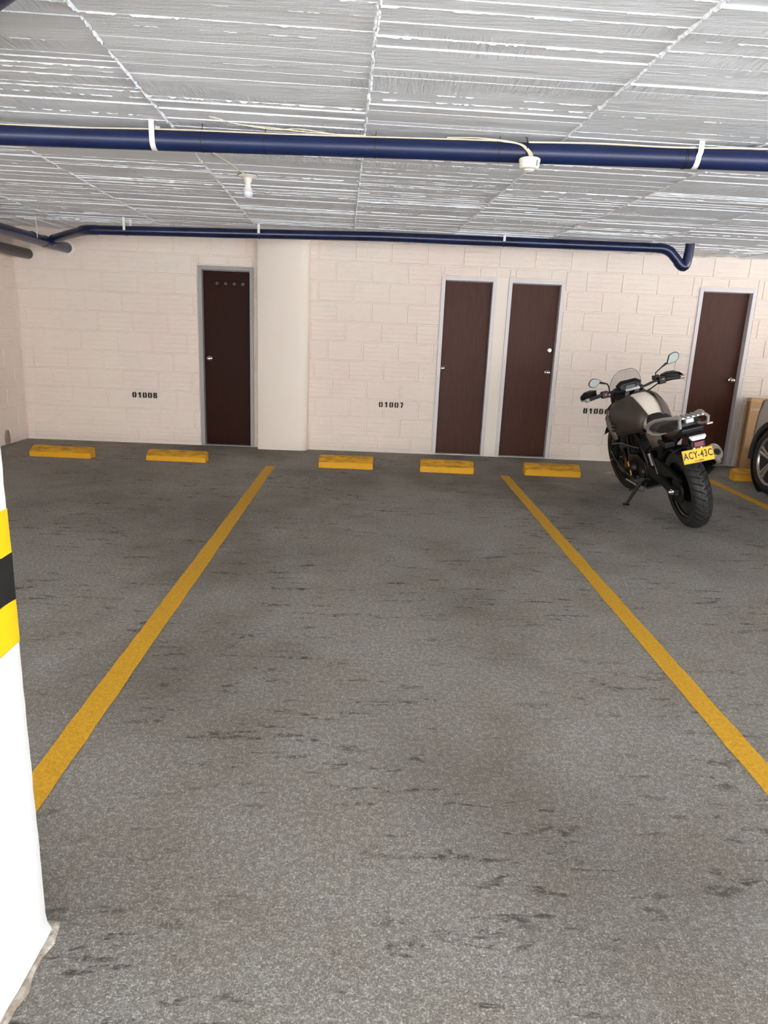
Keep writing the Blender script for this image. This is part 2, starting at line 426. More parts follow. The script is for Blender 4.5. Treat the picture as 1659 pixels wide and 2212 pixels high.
# engaged column left of bay 2
mb = MB(); y0 = -.125; rr = .05; poly = [(COLX0, .02), (COLX0, y0+.012), (COLX0+.012, y0)]
cx, cy = COLX1-rr, y0+rr
poly += [(COLX1-.11, y0)]+[(COLX1-.10+.02*i, y0+.002*i*i) for i in range(1, 4)]+[(COLX1-.018, y0+.03), (COLX1-.004, y0+.06), (COLX1, .02)]
rings = []
for i in range(40):
    z = (ZC+.02)*i/39; rings.append([(x+random.uniform(-.002, .002)*(k > 2), y+random.uniform(-.0015, .0015), z) for k, (x, y) in enumerate(poly)])
mb.loft(rings).obj('column', M['column'], wall, smooth=50, label='smooth plastered column beside the darkest door')
# plaster skirt where wall meets floor (rough band)
for a, b in ((XL, -2.052), (COLX1, .689), (1.31, 1.447), (2.086, 3.62), (4.27, 6.5)):
    k = max(2, int((b-a)/.03)); top = [(a+(b-a)*i/k, .018+random.uniform(0, .018)) for i in range(k+1)]
    MB().prism([(a, -.01)]+top+[(b, -.01)], -.008, .006).obj('plaster_skirt', M['column'], wall)
# post between the paired doors is smooth plaster
MB().box(1.31, 1.447, -.004, .02, 0, ZD+.01).obj('door_post', M['column'], wall, bevel=.004, label='narrow plastered post between the paired doors')

# ---- stencilled numbers
def stencil(parent, digits, x0, z0, dx, dz, h):
    """ribbons in wall coordinates; each digit h tall"""
    w = h*.64; sw = h*.24
    for i, ch in enumerate(digits):
        cx_, cz_ = x0+dx*i, z0+dz*i; q = MB()
        def P_(pts): return [(cx_+a*w/2*.78, cz_+b*h/2*.9) for a, b in pts]
        arcs = lambda sgn: [(sgn*(.25+.72*math.sin(PI*t)), math.cos(PI*t)*1.0) for t in np.linspace(.06, .94, 9)]
        if ch == '0':
            q.ribbon(P_(arcs(-1)), sw, -.0125, -.004); q.ribbon(P_(arcs(1)), sw, -.0125, -.004)
        elif ch == '1':
            q.ribbon(P_([(.35, 1.05), (.35, -1.05)]), sw*1.05, -.0125, -.004); q.ribbon(P_([(.2, .95), (-.75, .4)]), sw*.85, -.0125, -.004)
        elif ch == '8':
            for sg in (-1, 1):
                q.ribbon(P_([(sg*.25, 1), (sg*.8, .75), (sg*.85, .4), (sg*.5, .05), (sg*.9, -.35), (sg*.88, -.75), (sg*.3, -1)]), sw, -.0125, -.004)
        elif ch == '7':
            q.ribbon(P_([(-.9, .9), (.85, .9)]), sw, -.0125, -.004); q.ribbon(P_([(.8, .62), (.25, -.1), (-.1, -1.05)]), sw, -.0125, -.004)
        elif ch == '6':
            q.ribbon(P_([(-.1, 1.0), (-.65, .55), (-.85, 0), (-.8, -.55), (-.25, -1)]), sw, -.0125, -.004)
            q.ribbon(P_([(-.25, .18), (.5, .2), (.88, -.3), (.8, -.75), (.2, -1)]), sw, -.0125, -.004)
        q.obj('digit', M['stencil'], parent)
for txt, x0, z0, x1, z1, lab in (('01008', -2.835, .5635, -2.593, .5635, 'stencilled number 01008'), ('01007', .045, .567, .290, .567, 'stencilled number 01007'), ('01006', 2.458, .590, 2.71, .590, 'stencilled number 01006')):
    e = empty('painted_number', (0, 0, 0)); e.parent = wall; e['label'] = 'black '+lab+' on the cream wall'
    stencil(e, txt, x0+.012, z0, (x1-x0-.0)/4, (z1-z0)/4*.75, .064)

# ---- left wall
wl = empty('wall_left', (XL, 0, 0), kind='structure', label='cream painted block wall at the far left')
MB().box(-.25, -.003, 1.0, D, 0, ZC+.1).obj('mortar', M['block'], wl)
def tl(x, z, j):   # x runs along -y from the back corner
    return ((-.0+j, D-.0-x, z), (0, 0, -PI/2))
def lay_left():
    zz = -.026; row = 0
    while zz < ZC-.03:
        z0, z1 = max(zz, 0), min(zz+BH, ZC); x = -(.2 if row % 2 else .4)
        while x < 4.0:
            x0, x1 = max(x, .0), x+BW
            if x1-x0 > .06:
                me = get_block(x1-x0, z1-z0, random.random() < .4)
                # local x of block runs toward -y ; the face normal is +x
                o = inst('concrete_block', me, wl, (random.uniform(-.001, .001), D-x0-.0065-(x1-x0-.013)+0, z0+.006), (0, 0, PI/2))
            x += BW
        zz += BH; row += 1
lay_left()
pr = random.Random(3); pts = [(7.79+.05*math.cos(t)*(1+.3*pr.random()), .075+.085*math.sin(t)*(1+.2*pr.random())) for t in np.linspace(0, 2*PI, 18, endpoint=False)]
MB().prism(pts, -.001, .0115, 'YZ').obj('cement_patch', M['cement'], wl, label='grey bare cement patch')
MB().box(-.005, .004, D-.035, D-.002, 0, ZC).obj('corner_joint', M['column'], wl)

# ---- right wall and soffit pieces that close the room
wr = MB().box(9.6, 9.8, 6.6, D+.25, 0, ZC+.3).obj('wall_right', M['column']); tag(wr, 'cream wall at the far right end', kind='structure')
MB().box(-6, XL-.25, -3.0, 1.0, 0, ZC+.1).obj('side_panel', M['column'], wl)

# ---- ceiling: slab, board imprints, fins
ce = MB().box(-6, 9.8, -3.2, D+.3, ZC+.006, ZC+.3).obj('ceiling', M['ceiling']); tag(ce, 'white painted board-marked concrete ceiling', kind='structure')
SK = -.050
def cpt(u, v, z):   # board frame (u across bays, v depth) to world
    return (u*math.cos(SK)-v*math.sin(SK)*-1*0 + 0 if False else u+SK*(v-2.4), v-SK*u, z)
seams = [-4.95, -3.95, -2.98, -2.0, -1.0, -.035, .945, 1.90, 2.86, 3.84, 4.8, 5.8, 6.8]
YB0, YB1 = 1.2, 7.66
far = MB(); fins = MB(); nobj = 0
def fin(p, q, h, w, step=.013, gap=.12):
    p, q = Vector(p), Vector(q); L = (q-p).length; k = max(2, int(L/step)); d = (q-p)/L; n = Vector((-d.y, d.x, 0))
    vs = []; hh = h; on = True
    for i in range(k+1):
        if random.random() < .35: hh = h*random.uniform(.25, 1.5)
        if random.random() < gap: hh = h*.05
        c = p+d*(L*i/k)+n*random.uniform(-.0025, .0025); ww = w*random.uniform(.35, 1.1)
        z = ZC+.004
        vs += [(c.x-n.x*ww, c.y-n.y*ww, z), (c.x+n.x*random.uniform(-.3, .3)*ww, c.y+n.y*random.uniform(-.3, .3)*ww, z-.006-hh), (c.x+n.x*ww, c.y+n.y*ww, z)]
    fs = []
    for i in range(k):
        fs += [(3*i, 3*i+1, 3*i+4, 3*i+3), (3*i+1, 3*i+2, 3*i+5, 3*i+4)]
    fins.add(vs, fs)
unit = {}
for b in range(len(seams)-1):
    u0, u1 = seams[b], seams[b+1]
    v = YB0+random.uniform(0, .1)
    while v < YB1:
        wv = random.choice([.045, .06, .07, .08, .09, .105, .12])*random.uniform(.9, 1.1)
        v1 = min(v+wv, YB1); th = random.choice([.001, .002, .003, .0055, .007]); g = .0015
        c = [cpt(u0+.006, v+g, 0), cpt(u1-.006, v+g, 0), cpt(u1-.006, v1-g, 0), cpt(u0+.006, v1-g, 0)]
        if min(q[1] for q in c) > D-.05 or c[1][0] < XL: 
            v = v1; continue
        zt = ZC+.008; zb = ZC-th; tl_ = random.uniform(-.002, .002)
        vs = [(q[0], q[1], zt) for q in c]+[(q[0], q[1], zb+(tl_ if i < 2 else -tl_)) for i, q in enumerate(c)]
        fs = [(4, 5, 6, 7), (0, 1, 5, 4), (1, 2, 6, 5), (2, 3, 7, 6), (3, 0, 4, 7)]
        if 1.9 < v < 4.5 and -3.2 < u0 < 2.9 and nobj < 290:
            MB().add(vs, fs).obj('board_imprint', M['ceiling'], ce); nobj += 1
        else: far.add(vs, fs)
        if v > 1.8 and u0 < 5.5: fin(cpt(u0+.005, v, 0), cpt(u1-.005, v, 0), random.choice([.0015, .002, .003, .0045]), random.uniform(.0022, .005), step=.010 if v < 4.5 else .018, gap=.05 if random.random() < .75 else .2)
        v = v1
    for rep in range(2): fin(cpt(u1+random.uniform(-.006, .006), YB0+.5, 0), cpt(u1+random.uniform(-.01, .01), YB1, 0), .009, .010, .014, .08)
# strip of boards running the other way along the back wall
x = XL
while x < 7:
    w_ = random.uniform(.07, .14); th = random.choice([.0, .002, .006, .01])
    far.box(x, x+w_-.004, 7.62-SK*x*0+.02, D-.01, ZC-th, ZC+.006)
    if random.random() < .8: fin((x, 7.70-SK*x, 0), (x+.25, D-.01, 0), .003, .004)
    x += w_
o = far.obj('distant_board_imprint', M['ceiling'], ce); o['kind'] = 'stuff'
fin((XL, YB1-SK*XL, 0), (6, YB1-SK*6, 0), .006, .012)
o = fins.obj('paint_ridge', M['ridge'], ce); o['kind'] = 'stuff'

# ================================================================== DOORS
def door(i, a, b, dark, knob_x, bolt, vent, wide_left, label):
    fm = M['frame_dark'] if dark else M['frame']
    r = empty('door_%d' % i, (a, D, 0), kind='structure', label=label); w = b-a; t = .042
    f = MB()
    for x0, x1, z0, z1 in ((0, t, 0, ZD), (w-t, w, 0, ZD), (t, w-t, ZD-t, ZD)):
        f.box(x0, x1, -.014, .10, z0, z1)
    f.box(t, t+.010, .090, .10, 0, ZD-t); f.box(w-t-.010, w-t, .090, .10, 0, ZD-t)
    f.box(t, w-t, -.005, .10, 0, .012)
    f.obj('door_frame', fm, r, bevel=.003)
    MB().box(t+.004, w-t-.004, .062, .096, .016, ZD-t-.004).obj('door_leaf', M['door_dark'] if dark else M['door'], r, bevel=.002)
    MB().box(t, w-t, .10, .24, 0, ZD-t).obj('dark_room', M['void'], r)
    def knob(x, z, rad, nm, flat=False):
        kk = empty(nm, (x, .062, z)); kk.parent = r
        MB().lathe([(0, 0), (rad*1.05, 0), (rad*1.08, -.006), (rad*.6, -.012), (rad*.42, -.016)], axis='Y', n=24).obj('rose', M['steel'], kk, smooth=True)
        pr_ = [(rad*.40, -.014), (rad*.38, -.026), (rad*.75, -.036), (rad*.92, -.048), (rad*.88, -.060), (rad*.55, -.067), (0, -.068)] if not flat else [(rad*.9, -.004), (rad*.92, -.018), (rad*.8, -.022), (0, -.023)]
        MB().lathe(pr_, axis='Y', n=24).obj('grip', M['steel'], kk, smooth=True)
        MB().box(-.0015, .0015, -.0695 if not flat else -.0240, -.066 if not flat else -.022, -.005, .005).obj('keyhole', M['void'], kk)
    knob(knob_x-a, 1.012, .027, 'door_knob')
    if bolt: knob(bolt-a, 1.265, .024, 'deadbolt', True)
    if vent:
        v = empty('vent_strip', (0, .022, 0)); v.parent = r
        x0, x1, z0, z1 = .135, w-.075, 1.815, 1.875
        MB().box(x0, x1, .0345, .041, z0, z1).obj('backing', M['door_dark'], v, bevel=.002)
        for k in range(4):
            cx_ = x0+.065+k*(x1-x0-.12)/3
            h = MB(); n = 16
            h.lathe([(.0085, -.001), (.013, -.0035), (.0145, -.001), (.0145, .002)], (cx_, .0345, 1.848), 'Y', 20).obj('eyelet', M['frame_dark'], v, smooth=True)
            MB().lathe([(0, -.0012), (.009, -.0012), (.009, .002)], (cx_, .0345, 1.848), 'Y', 16).obj('hole', M['void'], v)
    return r
door(1, -2.052, -1.430, True, -1.953, None, True, True, 'dark brown door with four vent holes beside the column')
door(2, .689, 1.310, False, .757, None, False, False, 'brown door with its knob on the left, left one of the pair')
door(3, 1.447, 2.086, False, 1.990, 1.992, False, False, 'brown door with knob and deadbolt, right one of the pair')
door(4, 3.620, 4.270, False, 4.165, None, False, False, 'brown door behind the motorcycle tail')

# ================================================================== PILLAR
pil = empty('concrete_pillar', (-.95, 1.1, 0), label='white pillar with yellow and black painted bands at the left edge', cat='pillar')
def pil_poly(off, rr=.012):
    x0, x1, y0, y1 = -1.1-off+.95, -.723+off+.95, .78-off-1.1, 1.356+off-1.1
    return [(x0, y0), (x1-rr, y0), (x1, y0+rr)]+[(x1, y0+rr+(y1-y0-2*rr)*k/14) for k in range(1, 14)]+[(x1, y1-rr), (x1-rr*.3, y1-rr*.3), (x1-rr, y1), (x0, y1)]
def pil_band(z0, z1, off, nm, m_, label=None, jag=.0):
    rings = []; k = max(3, int((z1-z0)/.03)); base = pil_poly(off)
    for i in range(k+1):
        z = z0+(z1-z0)*i/k
        j = [(random.uniform(-1, 1)*.0008, random.uniform(-1, 1)*.0008, (random.uniform(-1, 1)*jag if i in (0, k) else 0)) for _ in base]
        flare = .0
        if z < .05 and nm == 'shaft': flare = .010*(1-z/.05)**2
        rings.append([(x+(flare if x > .2 else 0)+a, y+(flare if y > .24 else 0)+b, z+c) for (x, y), (a, b, c) in zip(base, j)])
    return MB().loft(rings).obj(nm, m_, pil, smooth=40, label=label)
pil_band(0, ZC+.01, 0, 'shaft', M['pillar'])
pil_band(.940, 1.032, .0012, 'painted_band', M['pyellow'], 'yellow upper band', .002)
pil_band(.843, .940, .0015, 'painted_band', M['pblack'], 'black middle band', .002)
pil_band(.747, .843, .0012, 'painted_band', M['pyellow'], 'yellow lower band', .002)
# rough cement fillet around the foot
mb = MB(); rings = []; pr = random.Random(5)
path = [(-.155+.95-1.1+.0, 0)]
base = [(-.723, .80+.04*i) for i in range(14)]+[(-.723, 1.352), (-.728, 1.362)]+[(-.75-.03*i, 1.366) for i in range(10)]
for (x, y) in base:
    nx, ny = (1, 0) if y < 1.35 else ((.7, .7) if x > -.74 else (0, 1))
    w1 = .018+.016*pr.random(); h1 = .010+.008*pr.random()
    rings.append([(x+.95-nx*.01, y-1.1-ny*.01, -.01), (x+.95-nx*.01, y-1.1-ny*.01, h1), (x+.95+nx*w1*.25, y-1.1+ny*w1*.25, h1*.45+.004*pr.random()), (x+.95+nx*w1*.6, y-1.1+ny*w1*.6, .006+.006*pr.random()), (x+.95+nx*w1, y-1.1+ny*w1, -.004)])
mb.loft(rings).obj('cement_foot', mat('splashed_cement', (150, 136, 122), .9, bump=(45, .9, .012), var=(30, (186, 178, 168), .1)), pil, smooth=60)

# ================================================================== WHEEL STOPS
def wheel_stop(x0, x1, y, rz, zs, label):
    L = x1-x0; r = empty('wheel_stop', ((x0+x1)/2, y, 0), rz, label, 'wheel stop', 'yellow concrete wheel stops along the back wall')
    prof = [(0, 0), (0, .062*zs), (.006, .068*zs), (.098, .117*zs), (.108, .120*zs), (.130, .115*zs), (.135, 0)]
    rings = []; k = 24
    for i in range(k+1):
        x = -L/2+L*i/k; end = min(i, k-i)
        e = .006 if end == 0 else 0
        rings.append([(x, yy+random.uniform(-.001, .001)+(e if yy < .05 else -e), max(0, z+random.uniform(-.0012, .0012)-(e if z > .02 else 0))) for yy, z in prof])
    MB().loft(rings).obj('concrete_bar', M['stop'], r, smooth=25)
    return r
wheel_stop(-3.563, -2.93, 7.165, -.02, .86, 'yellow wheel stop nearest the left wall, top rubbed grey-brown')
wheel_stop(-2.368, -1.752, 7.187, -.02, .86, 'yellow wheel stop in front of the dark door with vent holes')
wheel_stop(-.573, -.009, 7.160, -.01, 1.0, 'yellow wheel stop with black tyre marks, first one right of the column')
wheel_stop(.484, 1.041, 7.136, -.03, 1.0, 'yellow wheel stop with a worn grey top in front of the pair of doors')
wheel_stop(1.589, 2.172, 7.175, -.01, 1.0, 'yellow wheel stop just left of the motorcycle')
wheel_stop(3.88, 4.47, 7.32, -.03, 1.0, 'yellow wheel stop in front of the car wheel')

# ================================================================== PIPES
def pipe_run(pts, r, n=24):
    return MB().tube(pts, r, n)
big = empty('drain_pipe', (0, 3.82, 2.283), 0, 'large navy blue drain pipe crossing the ceiling near the camera', 'pipe')
sl = -.034
def bp(x): return (x, sl*x, .004*x)
pipe_run([bp(-3.36), bp(6.5)], .0465, 32).obj('pipe_body', M['pipe'], big, smooth=True)
def ring(parent, p, r, w, m_, nm, d=(1, sl, .004)):
    d = Vector(d).normalized(); c = Vector(p)
    return MB().tube([c-d*w/2, c+d*w/2], r, 28).obj(nm, m_, parent, smooth=True)
for x in (-.915, -.600, -.052, .560): 
    ring(big, bp(x), .0482, .004, M['wire_black'], 'wire_tie')
    MB().tube([(x, sl*x-.01, .046), (x+.003, sl*x-.01, .078)], .0018, 6).obj('tie_end', M['wire_black'], big)
def strap(parent, x, m_, base=0, r=.049, zt=.077, w=.026, off=0):
    """band hanging from ceiling around pipe"""
    q = MB(); pts = []
    c = Vector((x, sl*x+base, .004*x))
    path = [(-.052, zt), (-.0505, .02)]+[(-r*math.cos(t), -r*math.sin(t)) for t in np.linspace(.0, PI, 12)]+[(.0505, .02), (.052, zt)]
    rings = []
    for (yy, zz) in path:
        d = Vector((yy, zz)); nn = d.normalized()*.0022
        rings.append([(x-w/2+off*(zz > 0), c.y+yy-nn.x, c.z+zz-(nn.y if zz < .01 else 0)), (x+w/2+off*(zz > 0), c.y+yy-nn.x, c.z+zz-(nn.y if zz < .01 else 0)), (x+w/2+off*(zz > 0), c.y+yy+nn.x, c.z+zz), (x-w/2+off*(zz > 0), c.y+yy+nn.x, c.z+zz)])
    return q.loft(rings).obj('hanger_strap', m_, parent, smooth=20)
strap(big, -1.155, M['strap']); strap(big, 1.525, M['strap'], off=.006)
for dx in (-.03, -.02): ring(big, bp(1.50+dx), .0485, .004, M['wire_black'], 'wire_tie')
# cables lying on the pipe
def cable(nm, pts, r, m_, label, cat, loc=(0, 0, 0)):
    P = [Vector(p) for p in pts]; out = []
    for i in range(len(P)-1):
        p0, p1, p2, p3 = P[max(i-1, 0)], P[i], P[i+1], P[min(i+2, len(P)-1)]
        for t in np.linspace(0, 1, 8, endpoint=False):
            out.append(.5*((2*p1)+(-p0+p2)*t+(2*p0-5*p1+4*p2-p3)*t*t+(-p0+3*p1-3*p2+p3)*t**3))
    out.append(P[-1]); q = MB().tube(out, r, 8); return q
yp = lambda x: 3.82+sl*x; zp = lambda x: 2.283+.004*x
pts = [(x, yp(x)-.033+.003*math.sin(x*7), zp(x)+.0415+.002*math.sin(x*5)) for x in np.arange(-3.3, .60, .16)]
c1 = cable('c', pts, .0035, 0, '', '').obj('cable', M['wire'], smooth=True)
tag(c1, 'thin cream cable lying on top of the big blue pipe, left part', 'cable')
pts = [(x, yp(x)-.035+.003*math.sin(x*9), zp(x)+.0425+.003*math.sin(x*8)) for x in np.arange(.70, 4.6, .14)]
c2 = cable('c', pts, .0042, 0, '', '').obj('cable', M['wire'], smooth=True)
tag(c2, 'cream cable running right from the smoke detector along the blue pipe', 'cable')
bn = empty('cable', (0, 0, 0), label='loose pair of cream wires leaving the ceiling above the blue pipe', cat='cable')
for k in range(2):
    pts = [(-.82-.02*k, 3.67, ZC-.012), (-.78, 3.70, ZC-.018), (-.71, 3.745, 2.340), (-.55, 3.775, 2.333+.006*k), (-.42, 3.785, 2.342-.01*k), (-.25, 3.79, 2.328), (-.10, 3.792, 2.33)]
    cable('c', pts, .0025, 0, '', '').obj('wire', M['wire'], bn, smooth=True)

# smoke detector
dx_, dy_, dz_ = .703, 3.722, 2.219
sd = empty('smoke_detector', (dx_, dy_, dz_), label='round cream smoke detector hanging in front of the big blue pipe', cat='detector')
MB().lathe([(0, .026), (.047, .026), (.051, .022), (.051, .012), (.0485, .008), (.0485, -.010), (.043, -.020), (.030, -.0245), (0, -.0245)], n=40).obj('housing', M['plastic'], sd, smooth=True)
MB().lathe([(.026, -.022), (.024, -.0285), (.014, -.034), (0, -.035)], n=28).obj('sensor_cap', M['plastic'], sd, smooth=True)
MB().box(.0245, .0315, -.046, -.036, -.013, .011, Matrix.Rotation(.5, 3, 'Z')).obj('slot', M['plastic_slot'], sd)
wb = empty('cable', (0, 0, 0), label='bundle of cream wires looping over the blue pipe into the smoke detector', cat='cable')
for k in range(4):
    o_ = (k-1.5)*.005
    pts = [(.30, 3.79+.002*k, 2.336+.001*k), (.45, 3.775, 2.338), (.58+o_, 3.765, 2.332-abs(o_)), (.655+o_, 3.758, 2.315), (.690+o_, 3.743, 2.290), (.708+o_*1.2, 3.734, 2.264), (.706+o_*.8, 3.726, 2.243)]
    cable('c', pts, .0026, 0, '', '').obj('wire', M['wire'], wb, smooth=True)
MB().tube([(.688, 3.80, ZC), (.690, 3.758, 2.338), (.690, 3.744, 2.30), (.688, 3.742, 2.255)], .0022, 6).obj('hanging_wire', M['wire_black'], wb)

# bulb
bl = empty('ceiling_bulb', (-.900, 5.02, ZC-.006), label='bare white bulb in a round holder on the ceiling', cat='light bulb')
MB().lathe([(0, .010), (.066, .010), (.064, .002), (0, .002)], n=32).obj('black_backing', M['wire_black'], bl, smooth=True)
MB().lathe([(0, .002), (.060, .002), (.062, -.004), (.054, -.011), (.032, -.015), (.027, -.022), (.024, -.040), (.021, -.044), (0, -.044)], n=32).obj('lamp_holder', M['plastic'], bl, smooth=True)
MB().lathe([(.0175, -.040), (.0185, -.060), (.024, -.078), (.0285, -.086)], n=32).obj('bulb_collar', mat('white_ceramic', (238, 232, 224), .3), bl, smooth=True)
MB().lathe([(.0285, -.086), (.031, -.094), (.0325, -.106), (.029, -.122), (.019, -.134), (.008, -.139), (0, -.140)], n=32).obj('bulb_globe', M['bulb'], bl, smooth=True)
pts = [(-1.0, 4.30, ZC-.009), (-.985, 4.45, ZC-.010), (-.945, 4.66, ZC-.010), (-.925, 4.85, ZC-.012), (-.900, 4.97, ZC-.010)]
c3 = cable('c', pts, .0035, 0, '', '').obj('cable', M['wire'], smooth=True)
tag(c3, 'short cream cable stapled to the ceiling leading to the bare bulb', 'cable')

# wall pipe (slopes down to the left)
yw = 7.30
wp = empty('drain_pipe', (0, yw, 0), 0, 'long thin navy drain pipe running under the ceiling along the back wall', 'pipe')
A_ = (-2.83, 0, 2.238); B_ = (2.77, 0, 2.305)
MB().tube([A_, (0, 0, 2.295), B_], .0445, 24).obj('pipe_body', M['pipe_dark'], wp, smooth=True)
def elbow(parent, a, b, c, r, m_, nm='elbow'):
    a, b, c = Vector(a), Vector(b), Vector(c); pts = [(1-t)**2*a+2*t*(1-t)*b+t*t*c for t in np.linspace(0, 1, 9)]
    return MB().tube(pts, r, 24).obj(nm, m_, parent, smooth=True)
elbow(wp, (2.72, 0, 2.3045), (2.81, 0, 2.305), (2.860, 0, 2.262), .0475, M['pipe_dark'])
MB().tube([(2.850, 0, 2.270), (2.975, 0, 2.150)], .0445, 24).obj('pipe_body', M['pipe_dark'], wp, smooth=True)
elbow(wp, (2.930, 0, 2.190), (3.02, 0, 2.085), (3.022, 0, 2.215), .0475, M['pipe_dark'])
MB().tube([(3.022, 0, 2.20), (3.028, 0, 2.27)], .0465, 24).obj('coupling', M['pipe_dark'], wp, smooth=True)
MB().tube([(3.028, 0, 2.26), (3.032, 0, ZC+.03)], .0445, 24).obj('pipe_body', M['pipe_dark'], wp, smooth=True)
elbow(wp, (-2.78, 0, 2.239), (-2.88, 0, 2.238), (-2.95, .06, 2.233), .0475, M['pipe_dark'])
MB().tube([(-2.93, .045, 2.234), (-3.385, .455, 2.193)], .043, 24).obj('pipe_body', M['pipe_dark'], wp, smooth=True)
for x in (-2.50, -1.20, 1.19):
    zc = 2.295+(x*.0203 if x < 0 else x*.0036)
    q = MB().tube([(x-.007, 0, zc), (x+.007, 0, zc)], .0475, 24)
    q.obj('clamp', M['pipe_dark'], wp, smooth=True)
    MB().box(x-.012, x+.012, -.052, -.048, zc-.0, ZC+.01).obj('hanger_strap', M['strap'], wp)
    if x < -2: MB().box(x+.02, x+.045, .045, .05, zc, ZC+.01).obj('hanger_strap', M['strap'], wp)

# left pipes running into the back wall
YS = 7.45
lp = empty('drain_pipe', (-3.49, 0, 0), 0, 'thick navy drain pipe entering the back wall at the left corner', 'pipe')
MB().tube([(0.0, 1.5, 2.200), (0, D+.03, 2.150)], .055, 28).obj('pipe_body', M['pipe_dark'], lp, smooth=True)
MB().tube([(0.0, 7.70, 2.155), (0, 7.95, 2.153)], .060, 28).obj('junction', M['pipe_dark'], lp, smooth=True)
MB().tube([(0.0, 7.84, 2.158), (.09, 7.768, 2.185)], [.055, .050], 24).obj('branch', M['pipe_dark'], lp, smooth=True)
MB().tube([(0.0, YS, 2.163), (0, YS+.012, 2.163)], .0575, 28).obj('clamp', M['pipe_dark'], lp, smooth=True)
MB().tube([(.0, YS, 2.105), (.035, YS, 2.118), (.056, YS, 2.16), (.058, YS, 2.25), (.05, YS, ZC+.01)], .0035, 8).obj('hanger_strap', M['strap'], lp, smooth=True)
MB().lathe([(.064, D-.012), (.080, D-.004), (.082, D+.01)], (0, 0, 2.150), 'Y', 24).obj('wall_hole_rim', M['column'], lp)
lq = empty('drain_pipe', (-3.93, 0, 0), 0, 'brown-grey drain pipe below the navy one, entering the wall at the left corner', 'pipe')
MB().tube([(0.0, 1.5, 2.115), (0, D+.03, 2.070)], .055, 28).obj('pipe_body', M['pipe_grey'], lq, smooth=True)
MB().tube([(0.0, 7.4, 2.074), (0, 7.412, 2.074)], .0575, 28).obj('clamp', M['pipe_grey'], lq, smooth=True)
MB().tube([(.0, 7.4, 2.015), (.04, 7.4, 2.03), (.057, 7.4, 2.07), (.058, 7.4, 2.2), (.055, 7.4, ZC+.01)], .0035, 8).obj('hanger_strap', M['strap'], lq, smooth=True)
# near pipe at the top left corner of the photograph
np_ = empty('drain_pipe', (-1.121, 2.282, 2.288), 0, 'dark blue pipe cutting across the extreme top left corner of the photo', 'pipe')
MB().tube([(-.80, .75, .0), (.64, -.60, .0)], .046, 24).obj('pipe_body', M['pipe'], np_, smooth=True)
MB().tube([(.30, -.281, .0), (.38, -.356, .0)], .050, 24).obj('coupling', M['pipe_dark'], np_, smooth=True)

# ================================================================== BOXES BY THE RIGHT DOOR
bx = empty('cardboard_box', (4.315, 8.075, 0), 0, 'tall flat cardboard box leaning by the right-hand door, white lettering', 'box')
MB().box(0, 1.05, 0, .115, .004, .80).obj('carton', M['card'], bx, bevel=.004)
MB().prism([(0.004, .80), (1.04, .80), (1.04, .825), (.012, .828)], .02, .112).obj('top_flap', M['card'], bx)
MB().box(-.0012, .0, .03, .08, .02, .79).obj('packing_tape', M['card_in'], bx)
for k in range(16):
    MB().box(.06+k*.03, .075+k*.03, -.0008, .001, .792, .797).obj('perforation', M['white_ink'], bx)
o = bpy.data.objects.new('printed_word', text_mesh('SAMSUNG', .040, M['white_ink'], .0003, 1.15, .0008, 1.05)); COL.objects.link(o); o.parent = bx; o.location = (.118, -.0012, .70)
fs_ = empty('foam_sheet', (4.285, 8.205, 0), 0, 'upright white foam sheet between the door frame and the cardboard box', 'foam sheet')
MB().prism([(0, .004), (.32, .004), (.32, .84), (.10, .835), (.05, .80), (.02, .74)], 0, .045).obj('sheet', M['foam'], fs_, bevel=.008)
jug = empty('plastic_container', (4.415, 7.93, 0), 0, 'white plastic container with a dark lid behind the car tyre', 'container')
MB().box(0, .26, 0, .12, .002, .235).obj('tub', M['foam'], jug, bevel=.012)
MB().box(-.012, .272, -.012, .132, .236, .262).obj('lid_rim', M['foam'], jug, bevel=.006)
MB().box(.015, .245, .012, .108, .262, .290).obj('lid', M['carblack'], jug, bevel=.008)

# ================================================================== CAR (nose to the wall, only its front left corner is in the picture)
car = empty('car', (4.75, 5.4, 0), 0, 'silver-grey car at the right edge, front wheel beside the wheel stop', 'car')
YW = 6.68-5.4; YR = YW-2.62; RW = .335; RA = .365
def car_zb(y):
    for c in (YW, YR):
        if abs(y-c) < RA: return max(.24, .335+math.sqrt(RA*RA-(y-c)**2))
    return .24
st = [(2.10, .30, .66), (2.06, .50, .72), (1.98, .62, .78), (1.90, .735, .83), (1.80, .815, .875), (1.72, .868, .895), (1.655, .904, .91)]
st += [(y, .912, .93+.06*(1.6-y)) for y in np.linspace(YW+RA-.004, YW-RA+.004, 15)]
st += [(YW-RA-.02, .912, .99)]+[(y, .91, 1.0) for y in np.linspace(.7, YR+RA+.03, 8)]
st += [(y, .912, 1.0) for y in np.linspace(YR+RA-.004, YR-RA+.004, 15)]+[(YR-RA-.03, .90, 1.0), (-1.85, .88, 1.0), (-2.0, .84, .98), (-2.12, .74, .92), (-2.16, .6, .8)]
rings = []
for y, w, zt in st:
    zb = car_zb(y); zm = min(max(zb+.05, .55), zt-.12); zm2 = zb+(zm-zb)*.5
    half = [(.97*w, zb), (w, zm2), (.998*w, zm), (.985*w, zm+(zt-zm)*.45), (.955*w, zt-.045), (.90*w, zt-.010), (.55*w, zt+.022)]
    rings.append([(-a, y, b) for a, b in half]+[(0, y, zt+.03)]+[(a, y, b) for a, b in half[::-1]]+[(0, y, zb)])
MB().loft(rings).obj('body', M['carpaint'], car, smooth=45)
